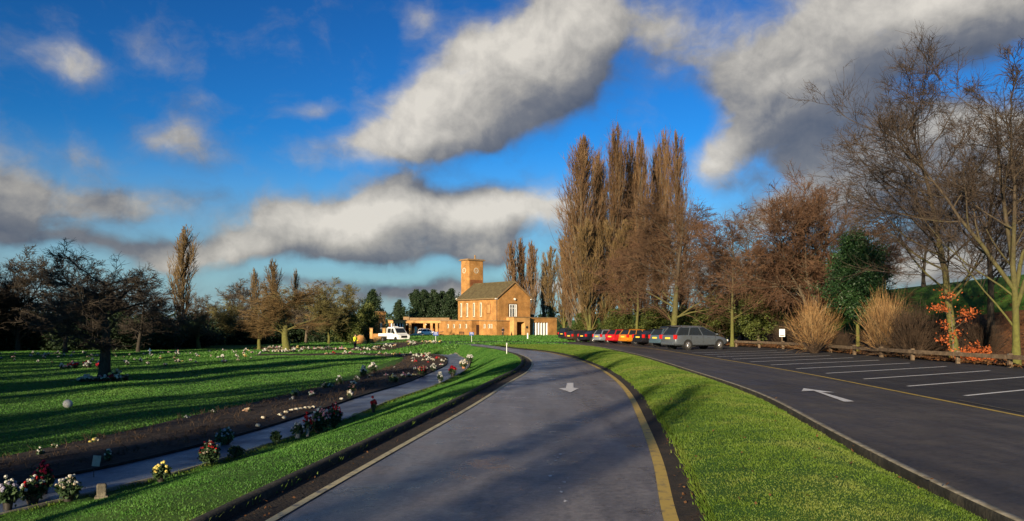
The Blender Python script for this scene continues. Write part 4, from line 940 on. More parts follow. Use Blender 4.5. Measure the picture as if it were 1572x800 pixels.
# colonnade wing
WG = (-11.2, 156.5); zw = h(-14, 156)
wing = thing('colonnade_wing', 'long low flat roofed brick colonnade left of the chapel', 'building', (*WG, zb+.1), R(-2))
def wbox(name, boxes, mat, parent=None):
    mb = MB()
    for lo, hi in boxes: mb.b2(lo, hi)
    return mb.build(name, mat, parent or wing)
rf = wbox('roof', [((-13.6, -.45, 2.45), (.2, 6, 3.0))], M['brick_pale'])
wbox('fascia', [((-13.7, -.55, 2.98), (.3, 6.1, 3.12))], M['coping'], rf)
wbox('upper_roof', [((-9.6, 1.2, 3.12), (-1.5, 6, 3.55)), ((-10.8, 1.0, 3.12), (-9.6, 6, 3.75))], M['coping'], rf)
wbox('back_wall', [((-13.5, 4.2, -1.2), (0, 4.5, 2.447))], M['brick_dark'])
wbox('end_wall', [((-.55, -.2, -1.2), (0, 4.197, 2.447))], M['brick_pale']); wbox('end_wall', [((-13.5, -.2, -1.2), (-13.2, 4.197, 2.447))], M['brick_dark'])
wbox('inner_wall', [((-9.6, 2.5, -1.2), (-6.8, 2.8, 1.4))], M['brick']); 
wbox('plinth', [((-13.2, -.1, -1.2), (-.55, 4.197, .02))], M['stone'])
for x in (-9.2, -8.9+2.6, -4.9, -3.9, -2.9):
    wbox('column', [((x-.24, -.3, .02), (x+.24, .18, 2.447))], M['brick_pale'])
wbox('infill_panel', [((-2.2, -.05, .02), (-1.25, .1, 2.447))], M['stone']); wbox('infill_panel', [((-1.0, -.05, .02), (-.56, .1, 2.447))], M['white_paint'])
wbox('window', [((-13.19, -.02, .5), (-10.6, .06, 2.44))], M['dark_glass'])
for k in range(5): wbox('window_post', [((-13.1+.58*k, -.12, .5), (-12.86+.58*k, -.025, 2.44))], M['white_paint'])
wbox('window_sill', [((-13.2, -.2, .32), (-10.4, .05, .495))], M['white_paint'])
wbox('pier', [((-10.6, -.2, .02), (-10.15, .3, 2.447))], M['brick_pale'])
for x in (-9.9, -6.0):
    mb = MB(); mb.sph((x, -.25, 2.15), .17); mb.cyl((x, -.25, 2.3), (x, -.25, 2.45), .04, seg=8); mb.build('lamp', M['stone'], wing, True)
fr = wbox('fence', [((-9, -1.2, .75), (-.3, -1.15, .8)), ((-9, -1.2, .2), (-.3, -1.15, .25))], M['black'])
# brick chimney block and gateway
x, y = AT(584, 150); blk = thing('brick_tower', 'tall plain brick stack behind the gateway, left of the colonnade', 'tower', (x, y, h(x, y)), R(20))
MB().b2((-.85, -.85, -.5), (.85, .85, 4.6)).build('shaft', M['brick'], blk); MB().b2((-.95, -.95, 4.6), (.95, .95, 4.78)).build('cap', M['coping'], blk); MB().b2((-.18, -.89, 1), (.18, -.855, 2.6)).build('slit_window', M['stone'], blk)
x, y = AT(580, 122); z_ = h(x, y)
gate = thing('brick_gateway', 'orange brick wall with two square piers behind the white pickup', 'wall', (x, y, z_), 0)
for s in (-1, 1): 
    p = MB().b2((s*1.0-.22, -.22, -.5), (s*1.0+.22, .22, 2.25)).build('pier', M['brick_pale'], gate); MB().b2((s*1.0-.28, -.28, 2.25), (s*1.0+.28, .28, 2.37)).build('cap', M['coping'], p)
MB().b2((-.78, -.12, -.5), (.78, .12, 1.45)).build('wall', M['brick'], gate)
MB().b2((-.5, -.9, -.3), (.6, -.3, .95)).build('bin_store', M['brick_pale'], gate)
x, y = AT(555, 119); z_ = h(x, y)
rw = thing('ramped_wall', 'low sunlit orange wall with sloping top beside the green bush', 'wall', (x, y, z_), 0)
MB().prism([(-.9, -.12, -.4), (.8, -.12, -.4), (.8, -.12, .5), (.3, -.12, 1.35), (-.4, -.12, 1.45), (-.9, -.12, 1.2)], (0, .24, 0)).build('wall', M['brick'], rw)
MB().prism([(.30, -.16, 1.36), (-.41, -.16, 1.46), (-.41, -.16, 1.54), (.32, -.16, 1.44)], (0, .32, 0)).build('coping', M['coping'], rw)
# memorial
x, y = AT(640, 146); mem = thing('stone_memorial', 'pale stone pillar on a broad stepped plinth in front of the colonnade', 'memorial', (x, y, h(x, y)), R(-3))
MB().b2((-1.4, -.8, -.5), (1.3, .8, .42), .03).build('plinth', M['stone'], mem); MB().b2((-.7, -.45, .42), (.3, .45, .62), .02).build('step', M['stone'], mem)
MB().b2((-.42, -.22, .62), (.02, .22, 1.85), .03).build('pillar', M['stone'], mem)
# bench by the aisle wall
x, y = AT(707, 144); bn = thing('bench', 'dark wooden bench against the low brick aisle of the chapel', 'bench', (x, y, h(x, y)), R(-50))
mb = MB(); [mb.b2((-.8, -.22+.15*k, .42), (.8, -.10+.15*k, .46)) for k in range(3)]; mb.build('seat', M['dark_wood'], bn)
mb = MB(); [mb.b2((-.8, .22, .56+.14*k), (.8, .26, .66+.14*k)) for k in range(3)]; mb.build('backrest', M['dark_wood'], bn)
for s in (-1, 1):
    for yy in (-.2, .22): MB().b2((s*.7-.03, yy-.03, -.02), (s*.7+.03, yy+.03, .42 if yy < 0 else .95)).build('leg', M['dark_wood'], bn)

# ------------------------------------------------------------------ signs and posts
def blue_sign(px, Y, w, hh, label, rz):
    x, y = AT(px, Y); t = thing('direction_sign', label, 'sign', (x, y, h(x, y)), rz, 'blue signs on the lawn')
    pn = MB().box((0, -.03, 1.02), (w, .04, hh), bevel=.01).build('panel', M['sign_blue'], t)
    MB().b2((-.16, -.058, 1.10), (.12, -.0515, 1.14)).build('marking', M['white_paint'], pn); MB().b2((-.16, -.058, .98), (.2, -.0515, 1.015)).build('marking', M['white_paint'], pn)
    MB().cyl((0, .02, -.2), (0, .02, 1.2), .035, seg=10).build('post', M['metal_grey'], t)
blue_sign(669, 79, .52, .38, 'blue sign on a post right of the white pickup', R(10)); blue_sign(724, 84, .50, .36, 'blue sign on a post below the left corner of the chapel', R(10))
x, y = AT(784.5, 45.3); x -= .25
ps = thing('marker_post', 'thin white marker post at the bend of the drive', 'post', (x, y, h(x, y)+.05), 0)
MB().cyl((0, 0, -.1), (0, 0, .66), .02, seg=10).build('post', M['white_paint'], ps); MB().b2((-.035, -.036, .56), (.035, -.028, .68)).build('reflector', M['metal_grey'], ps)
x, y = AT(810, 112); ps = thing('marker_post', 'stout white post on the grass in front of the chapel annex', 'post', (x, y, h(x, y)), 0)
MB().b2((-.08, -.08, -.2), (.08, .08, .9), .02).build('post', M['white_paint'], ps); MB().b2((-.11, -.11, .9), (.11, .11, 1.02), .03).build('cap', M['stone'], ps)
x, y = AT(1200.5, 57.5); ns = thing('notice_board', 'small white notice on a post behind the wooden rail', 'sign', (x, y, h(x, y)), R(-8))
bd = MB().box((0, -.03, 1.12), (.40, .03, .56), bevel=.005).build('board', M['white_paint'], ns); MB().b2((-.16, -.049, .90), (.16, -.0465, .96)).build('marking', M['cloth_dark'], bd); MB().b2((-.19, -.049, 1.32), (.19, -.0465, 1.36)).build('marking', M['metal_grey'], bd)
MB().b2((-.035, -.012, -.2), (.035, .05, 1.38)).build('post', M['rail_wood'], ns)

# ------------------------------------------------------------------ wooden rail beside the bays
RX = [(19.5, 20), (19.45, 23.4), (19.4, 26.8), (19.3, 30.3), (19.05, 33.4), (18.75, 36.6), (18.95, 40.1), (19.1, 43.6), (19.2, 47.1), (19.05, 50.8), (18.9, 54.5), (18.4, 58.2), (17.7, 61.7)]
fl = thing('wooden_rail', 'low wooden rail on short posts along the end of the parking bays', 'fence', (19, 40, h(19, 40)))
ox, oy, oz = fl.location
rr = random.Random(4)
for i, (x, y) in enumerate(RX):
    p = MB().box((x-ox, y-oy, h(x, y)-oz+.17), (.15, .15, .78), rr.uniform(-.15, .15), .012).build('post', M['rail_wood'], fl)
    MB().b2((x-ox-.082, y-oy-.03, h(x, y)-oz+.46), (x-ox-.076, y-oy+.03, h(x, y)-oz+.53)).build('plate', M['metal_grey'], p)
for (x0, y0), (x1, y1) in zip(RX[:-1], RX[1:]):
    d = Vector((x1-x0, y1-y0, 0)); L = d.length; c = Vector(((x0+x1)/2-ox-.13, (y0+y1)/2-oy, h((x0+x1)/2, (y0+y1)/2)-oz+.41+rr.uniform(-.015, .015)))
    MB().box(c, (L-.01, .10, .17), math.atan2(d.y, d.x), .012).build('rail', M['rail_wood'], fl)

# ------------------------------------------------------------------ cars
def paint(name, c, rough=.28, metal=.3):
    m = base_mat(name, c, rough, metal); b = m.node_tree.nodes['Principled BSDF']; b.inputs['Coat Weight'].default_value = .6; b.inputs['Coat Roughness'].default_value = .08; return m
P_ = {'grey': paint('paint_blue_grey', (.125, .145, .17), .26, .5), 'bluegrey': paint('paint_steel_blue', (.07, .115, .15)), 'black': paint('paint_black', (.010, .010, .013), .25, 0), 'orange': paint('paint_amber', (.42, .15, .010), .3, 0),
      'red': paint('paint_red', (.36, .010, .014), .3, 0), 'silver': paint('paint_silver', (.36, .40, .45), .3, .6), 'dark': paint('paint_dark_blue', (.014, .016, .026)), 'bronze': paint('paint_bronze', (.06, .038, .030), .3, .4), 'white': paint('paint_white', (.74, .75, .75), .3, 0)}
def ring(w, zb_, zt):
    hs = [(0, zb_), (.80*w, zb_), (.97*w, zb_+.10), (w, zb_+(zt-zb_)*.45), (.985*w, zb_+(zt-zb_)*.72), (.95*w, zt-.05), (.86*w, zt), (0, zt+.015)]
    return hs+[(-a, b) for a, b in hs[-2:0:-1]]
KIND = {  # length, height, width, belt stations (x, bottom, top, half width share), glass base x, roof x, belt z
 'estate': (4.66, 1.60, 1.82, [(-.5, .42, .90, .80), (-.49, .34, .98, .88), (-.46, .27, 1.0, .95), (-.36, .24, 1.01, .99), (0, .22, .99, 1), (.22, .23, .96, 1), (.30, .24, .92, .99), (.40, .26, .82, .95), (.46, .30, .72, .88), (.49, .36, .64, .76), (.5, .42, .58, .68)], (-.48, .32), (-.39, .06), .98),
 'hatch': (3.95, 1.48, 1.70, [(-.5, .42, .86, .80), (-.49, .34, .93, .88), (-.45, .27, .96, .95), (-.34, .24, .96, .99), (0, .22, .94, 1), (.22, .23, .92, 1), (.32, .24, .88, .99), (.41, .26, .80, .95), (.47, .30, .70, .88), (.495, .36, .62, .76), (.5, .42, .56, .68)], (-.47, .30), (-.39, .06), .94),
 'saloon': (4.5, 1.44, 1.76, [(-.5, .42, .88, .80), (-.49, .34, .94, .88), (-.45, .27, .97, .95), (-.34, .24, .97, .99), (0, .22, .93, 1), (.20, .23, .91, 1), (.30, .24, .87, .99), (.41, .26, .78, .95), (.47, .30, .68, .88), (.495, .36, .60, .76), (.5, .42, .54, .68)], (-.37, .27), (-.22, .07), .93),
 'suv': (4.5, 1.74, 1.88, [(-.5, .48, 1.0, .84), (-.49, .40, 1.06, .90), (-.46, .32, 1.08, .96), (-.36, .28, 1.09, .99), (0, .27, 1.08, 1), (.22, .28, 1.06, 1), (.32, .28, 1.02, .99), (.42, .30, .94, .95), (.47, .34, .82, .88), (.495, .40, .70, .78), (.5, .46, .64, .70)], (-.475, .29), (-.43, .09), 1.07)}
def make_car(kind, pm, label, x, y, heading, rails=False, name=None, group='cars parked along the lane', cat='car'):
    L, Hh, Wd, stn, (g0, g1), (r0, r1), bz = KIND[kind]; w = Wd/2
    t = thing(name or 'parked_car', label, cat, (x, y, h(x, y)+.02), heading, group)
    mb = MB(); rows = [[(sx*L, a, b) for a, b in ring(w*ws, zb_, zt)] for sx, zb_, zt, ws in stn]
    vs = mb.grid(rows, close=True); mb.bm.faces.new(vs[0]); mb.bm.faces.new(vs[-1][::-1])
    body = mb.build('body', P_[pm], t, True)
    rz = Hh-.10; wb, wr = w*.89, w*.70
    base = [(g0*L, wb*.94), (g0*L+.12, wb), (0, wb), (g1*L-.25, wb), (g1*L, wb*.80)]
    top = [(r0*L, wr*.94), (r0*L+.12, wr), (-.05*L, wr*1.02), (r1*L-.10, wr*.98), (r1*L, wr*.86)]
    mb = MB()
    rowb = [(a, b, bz-.02) for a, b in base]+[(a, -b, bz-.02) for a, b in base[::-1]]; rowt = [(a, b, rz) for a, b in top]+[(a, -b, rz) for a, b in top[::-1]]
    vv = mb.grid([rowb, rowt], close=True); mb.bm.faces.new(vv[1])
    gl = mb.build('window', M['glass'], t)
    e = .012
    for s in (1, -1):                                   # pillars proud of the glass
        for (bx, by), (tx, ty), wd_ in ((base[0], top[0], .11), (base[2], top[2], .07), (base[4], top[4], .07), ((g0*L*.55, wb), ((r0*L)*.52, wr), .07)):
            MB().prism([(bx-wd_/2, s*(by+e), bz-.02), (bx+wd_/2, s*(by+e), bz-.02), (tx+wd_/2, s*(ty+e), rz), (tx-wd_/2, s*(ty+e), rz)], (0, -s*.05, 0)).build('pillar', P_[pm], t)
    mb = MB()
    rows = []
    for k in range(7):
        f = k/6; xx = r0*L-.06+(r1*L-r0*L+.10)*f; ww = wr*(1.03 if 0 < k < 6 else .94); cz = rz+.085*math.sin(math.pi*(.12+.76*f))
        rows.append([(xx, ww, rz-.02), (xx, ww*.96, rz+.02), (xx, ww*.6, cz+.01), (xx, 0, cz+.018), (xx, -ww*.6, cz+.01), (xx, -ww*.96, rz+.02), (xx, -ww, rz-.02)])
    mb.grid(rows); mb.build('roof', P_[pm], t, True)
    if rails:
        for s in (1, -1): MB().box(((r0+r1)/2*L, s*wr*.86, rz+.085), ((r1-r0)*L*.8, .03, .03), bevel=.008).build('roof_rail', M['metal_grey'], t)
    wr_ = .315 if kind != 'suv' else .36
    for sx in (-.285, .298):
        for s in (1, -1):
            cx_, cy_ = sx*L, s*(w-.10)
            MB().cyl((cx_, s*(w-.25), wr_+.01), (cx_, s*(w+.004), wr_+.01), wr_+.055, seg=24).build('wheel_arch', M['black'], t)
            mb = MB(); mb.cyl((cx_, s*(w-.19), wr_), (cx_, s*(w+.014), wr_), wr_, seg=24); ty = mb.build('wheel', M['tyre'], t, True)
            mb = MB(); mb.cyl((cx_, s*(w+.010), wr_), (cx_, s*(w+.020), wr_), wr_*.66, seg=20)
            for k in range(5):
                a = k*1.2566; mb.cyl((cx_, s*(w+.024), wr_), (cx_+math.cos(a)*wr_*.6, s*(w+.024), wr_+math.sin(a)*wr_*.6), .035, .02, 6)
            mb.build('rim', M['alloy'], ty)
    xr = -.5*L; bt = stn[0][2]
    for s in (1, -1):
        MB().box((xr+.075, s*w*.80, bt-.05), (.20, .22, .30), bevel=.03).build('tail_light', M['red_light'], t)
        MB().box((.475*L, s*w*.66, stn[-1][2]+.02), (.16, .32, .13), bevel=.03).build('headlight', M['clear_light'], t)
        mr_ = MB().box((g1*L-.42, s*(w+.09), bz+.05), (.12, .17, .12), bevel=.03).build('wing_mirror', P_[pm], t)
        if kind in ('estate',):
            for xx in (-.13*L, .08*L): MB().box((xx, s*(w*1.0+.012), bz-.16), (.17, .02, .03), bevel=.006).build('door_handle', P_[pm], t)
            mb = MB()
            for xx in (-.23*L, -.01*L, .215*L): mb.box((xx, s*(w-.001), .66), (.012, .012, .50))
            mb.build('door_seam', M['black'], t)
    MB().box((xr-.0, 0, .42), (.16, w*1.5, .20), bevel=.04).build('bumper', P_[pm] if kind != 'suv' else M['black'], t)
    MB().box((xr-.012, 0, bt-.13), (.03, .52, .12)).build('number_plate', M['plate'], t)
    return t
def heading(dx, dy): return math.atan2(dy, dx)
def park(kind, pm, label, px, Y, dx, dy, rails=False, off=2.2):
    """px, Y: the middle of the tail; dx, dy: where the nose points"""
    x, y = AT(px, Y); n = math.hypot(dx, dy); Lh = KIND[kind][0]/2
    return make_car(kind, pm, label, x+dx/n*Lh, y+dy/n*Lh, heading(dx, dy), rails)
park('estate', 'grey', 'grey blue estate car parked nearest, its whole side in view', 1025, 53.0, .90, .44, True)
park('hatch', 'bluegrey', 'small steel blue car tucked in behind the tail of the grey estate car', 1005, 60.5, .88, .47)
park('saloon', 'black', 'black saloon parked between the small steel blue car and the amber car', 979, 67.2, .88, .47)
park('hatch', 'orange', 'amber yellow car between the red car and the black saloon', 956, 74.0, .88, .47)
park('hatch', 'red', 'bright red car between the silver car and the amber car', 936, 79.0, .87, .49)
park('hatch', 'silver', 'silver hatchback left of the red car', 916, 83.5, .86, .50)
park('saloon', 'dark', 'dark car between the silver hatchback and the bronze car', 893, 89.0, .85, .52)
park('hatch', 'bronze', 'bronze coloured car at the far left end of the parked row, beside the chapel annex', 873, 95.5, .84, .54)
park('suv', 'dark', 'dark car half hidden by the corner of the chapel annex', 862, 110, .82, .56)
x, y = AT(1032, 66); make_car('suv', 'dark', 'dark tall car showing only its roof above the grey estate car', x+1.0, y, heading(.9, .44))
x, y = AT(656, 151); make_car('hatch', 'white', 'white car half hidden behind the grass bank by the colonnade', x, y, R(5), group='cars by the colonnade')

# white pickup truck
x, y = AT(605.5, 113); vz = h(x, y)
van = thing('pickup_truck', 'white double cab pickup truck with low drop sides on the far lane', 'truck', (x, y, vz+.02), R(-50), scale=(.95, .95, .95))
mb = MB()   # cab: side profile swept across
prof = [(2.7, .45), (2.78, .75), (2.72, 1.05), (2.0, 1.28), (1.25, 2.12), (1.05, 2.22), (-.55, 2.25), (-.6, 2.1), (-.6, .45)]
rows = [[(a, s*(.98 if b < 1.4 else .98-.16*(b-1.4)/.85), b) for a, b in prof] for s in (1, -1)]
vs = mb.grid([rows[0], rows[1]], close=True); mb.bm.faces.new(vs[0]); mb.bm.faces.new(vs[1][::-1]); cab = mb.build('cab', P_['white'], van)
MB().prism([(1.95, .80, 1.36), (1.95, -.80, 1.36), (1.34, -.74, 2.06), (1.34, .74, 2.06)], (.03, 0, .02)).build('windscreen', M['glass'], van)
for s in (1, -1):
    MB().prism([(1.55, s*.975, 1.36), (.62, s*.975, 1.36), (.62, s*.87, 2.04), (1.12, s*.87, 2.04)], (0, s*.02, 0)).build('side_window', M['glass'], van)
    MB().prism([(.45, s*.975, 1.36), (-.42, s*.975, 1.36), (-.42, s*.87, 2.04), (.45, s*.87, 2.04)], (0, s*.02, 0)).build('side_window', M['glass'], van)
    MB().box((2.68, s*.72, 1.0), (.14, .30, .22), bevel=.03).build('headlight', M['clear_light'], van)
    MB().box((1.6, s*1.14, 1.42), (.12, .2, .34), bevel=.03).build('wing_mirror', M['black'], van)
    for xx in (1.9, -1.9):
        mb = MB(); mb.cyl((xx, s*.72, .35), (xx, s*.97, .35), .35, seg=20); wl = mb.build('wheel', M['tyre'], van, True)
        MB().cyl((xx, s*.972, .35), (xx, s*.985, .35), .20, seg=16).build('rim', M['alloy'], wl)
        MB().cyl((xx, s*.55, .38), (xx, s*(.988 if xx > 0 else .9), .38), .43, seg=20).build('wheel_arch', M['black'], van)
MB().box((2.74, 0, .80), (.1, 1.05, .36), bevel=.02).build('grille', M['black'], van); MB().box((2.72, 0, .50), (.2, 1.8, .18), bevel=.03).build('bumper', M['white_paint'], van); MB().box((2.83, 0, .52), (.02, .5, .11)).build('number_plate', M['plate_white'], van)
MB().box((-1.9, 0, .80), (2.4, 1.98, .12)).build('load_bed', M['metal_grey'], van)
for c, z3 in (((-1.9, .98, 1.06), (2.4, .04, .40)), ((-1.9, -.98, 1.06), (2.4, .04, .40)), ((-3.09, 0, 1.06), (.04, 1.92, .40))): MB().box(c, z3, bevel=.008).build('drop_side', M['white_paint'], van)
mb = MB(); mb.b2((-.76, -.95, .86), (-.70, .95, 1.5)); mb.b2((-.76, -.95, 2.0), (-.70, .95, 2.06)); [mb.b2((-.76, yy-.03, 1.5), (-.70, yy+.03, 2.0)) for yy in (-.9, 0, .9)]; mb.build('headboard', M['white_paint'], van)
MB().box((.3, 0, 2.30), (.2, .9, .1), bevel=.03).build('beacon_bar', M['white_paint'], van)
MB().box((0, 0, .46), (5.0, .8, .14)).build('chassis', M['black'], van)

# ------------------------------------------------------------------ people
def skinned(name, pts, edges, rad, mat, parent, sub=2):
    me = bpy.data.meshes.new(name); me.from_pydata(pts, edges, []); o = bpy.data.objects.new(name, me); COL.objects.link(o)
    md = o.modifiers.new('s', 'SKIN'); 
    for v, r_ in zip(me.skin_vertices[0].data, rad): v.radius = (r_, r_) if not isinstance(r_, tuple) else r_
    me.skin_vertices[0].data[0].use_root = True
    sb_ = o.modifiers.new('u', 'SUBSURF'); sb_.levels = sub; sb_.render_levels = sub
    dg = bpy.context.evaluated_depsgraph_get(); nm = bpy.data.meshes.new_from_object(o.evaluated_get(dg))
    bpy.data.objects.remove(o); bpy.data.meshes.remove(me)
    nm.polygons.foreach_set('use_smooth', np.ones(len(nm.polygons), bool)); nm.materials.clear()
    return add_obj(name, nm, mat, parent)
def person(label, x, y, rz, top, legs, lean=0., arm=.25):
    t = thing('person', label, 'person', (x, y, h(x, y)+.03), rz)
    hz_, sh = .92, 1.42; l = lean
    P = [(0, 0, hz_), (0, l*.3, 1.12), (0, l*.6, 1.30), (0, l, 1.46), (0, l*1.1, 1.54), (0, l*1.15, 1.62), (0, l*1.15-.005, 1.72)]
    Rr = [(.15, .11), (.145, .105), (.165, .11), (.10, .08), .055, (.075, .09), (.07, .085)]
    E = [(i, i+1) for i in range(6)]
    for s in (1, -1):
        k = len(P); P += [(s*.09, 0, .84), (s*.10, -.03, .48), (s*.10, .02, .10), (s*.105, -.13, .035)]; Rr += [.085, .058, .042, .032]; E += [(0, k), (k, k+1), (k+1, k+2), (k+2, k+3)]
        k = len(P); P += [(s*.18, l*.9, 1.40), (s*.24, l*.7-.02, 1.14), (s*(.22), l*.7-arm, 1.0), (s*.21, l*.7-arm-.07, .97)]; Rr += [.052, .042, .034, .03]; E += [(3, k), (k, k+1), (k+1, k+2), (k+2, k+3)]
        kh = k+3
        for q, (dx, ln) in enumerate(((-.024, .07), (-.008, .08), (.008, .075), (.024, .06))):
            k2 = len(P); P += [(s*.21+dx, l*.7-arm-.12, .955), (s*.21+dx, l*.7-arm-.12-ln*.6, .92)]; Rr += [.010, .008]; E += [(kh, k2), (k2, k2+1)]
        k2 = len(P); P += [(s*.21-s*.04, l*.7-arm-.09, .985)]; Rr += [.011]; E += [(kh, k2)]
    b = skinned('body', P, E, Rr, M['skin'], t)
    J = [(0, 0, .86), (0, l*.3, 1.12), (0, l*.6, 1.30), (0, l, 1.46)]; JR = [(.185, .145), (.175, .135), (.195, .14), (.125, .10)]; JE = [(0, 1), (1, 2), (2, 3)]
    for s in (1, -1):
        k = len(J); J += [(s*.19, l*.9, 1.40), (s*.245, l*.7-.02, 1.14), (s*.222, l*.7-arm+.02, 1.01)]; JR += [.075, .062, .050]; JE += [(3, k), (k, k+1), (k+1, k+2)]
    skinned('jacket', J, JE, JR, top, t)
    J = [(0, 0, .92)]; JR = [(.165, .125)]; JE = []
    for s in (1, -1):
        k = len(J); J += [(s*.09, 0, .82), (s*.10, -.03, .48), (s*.10, .02, .09)]; JR += [.10, .078, .066]; JE += [(0, k), (k, k+1), (k+1, k+2)]
    skinned('trousers', J, JE, JR, legs, t)
    MB().sph((0, l*1.15+.02, 1.70), .098, (1, 1.02, 1.0)).build('hair', M['hair'], t, True)
    for s in (1, -1): MB().box((s*.105, -.07, .035), (.09, .25, .07), bevel=.03).build('shoe', M['black'], t)
    return t
x, y = AT(545, 84); person('person in a yellow hi vis jacket and dark trousers standing by the far flower bed', x, y, R(60), M['hivis'], M['cloth_dark'], -.05)
x, y = AT(772, 143.5); person('person in dark clothes standing left of the chapel doorway', x, y, R(20), M['cloth_dark'], M['cloth_dark'], -.03)

# ------------------------------------------------------------------ flower tributes
def blooms(g, C, r_, petals=16):
    """each bloom: petals set on a small dome"""
    n = len(C); d = unit(g.normal(0, 1, (n, petals, 3))+np.array([0, 0, .5])); c = C[:, None]+d*(r_*.55)
    up = unit(np.cross(d, unit(g.normal(0, 1, (n, petals, 3))))); sd = np.cross(d, up); s = r_*.62
    V = np.stack([c-up*s, c-sd*s*.8+d*s*.3, c+up*s, c+sd*s*.8+d*s*.3], 2).reshape(-1, 3)
    return V, np.arange(len(V)).reshape(-1, 4)
def tribute(name, label, x, y, hh, wd, cols, seed, pot='pot_dark', nb=14, br=.045, green=18, cat='flowers', group=None, zoff=.06, leaf='leaf_pot', low=.35, split=False):
    g = np.random.default_rng(seed); t = thing(name, label, cat, (x, y, h(x, y)+zoff), g.random()*6, group)
    ph = hh*low
    if pot:
        mb = MB(); r_ = wd*.30
        rows = [[(math.cos(a)*q, math.sin(a)*q, z) for a in np.linspace(0, 2*np.pi, 14)[:-1]] for q, z in ((r_*.7, -.05), (r_*.72, 0), (r_, ph*.9), (r_*1.08, ph*.92), (r_*1.08, ph), (r_*.9, ph), (r_*.85, ph*.85))]
        vs = mb.grid(rows, close=True); mb.bm.faces.new(vs[-1]); mb.build('pot', M[pot], t, True)
    nS = max(6, nb); a = g.random(nS)*6.283; rr_ = np.sqrt(g.random(nS))*wd*.5
    tops = np.stack([np.cos(a)*rr_, np.sin(a)*rr_, hh*(1-.45*(rr_/(wd*.5))**2)*(.82+.2*g.random(nS))], 1)
    st = np.zeros((nS, 2, 3)); st[:, 0] = tops*np.array([.15, .15, 0])+np.array([0, 0, ph*.8 if pot else 0]); st[:, 1] = tops
    cl = np.concatenate([tops*np.array([.8, .8, .72]), tops*np.array([.6, .6, .5])])
    V, Q = join([leaves(g, cl, wd*.10, green, .035), tubes(st, np.full((nS, 2), .004), 3)])
    add_obj('foliage', np_mesh('foliage', V, Q), M[leaf], t)
    k = np.array_split(np.arange(nS), len(cols))
    for idx, c in zip(k, cols):
        if split:
            for q in idx: add_obj('flower_head', np_mesh('flower_head', *blooms(g, tops[q:q+1], br)), M['pet_'+c], t)
        elif len(idx): add_obj('bouquet', np_mesh('bouquet', *blooms(g, tops[idx], br)), M['pet_'+c], t)
    return t
def at_px(px, py): return G(px, py, .05)
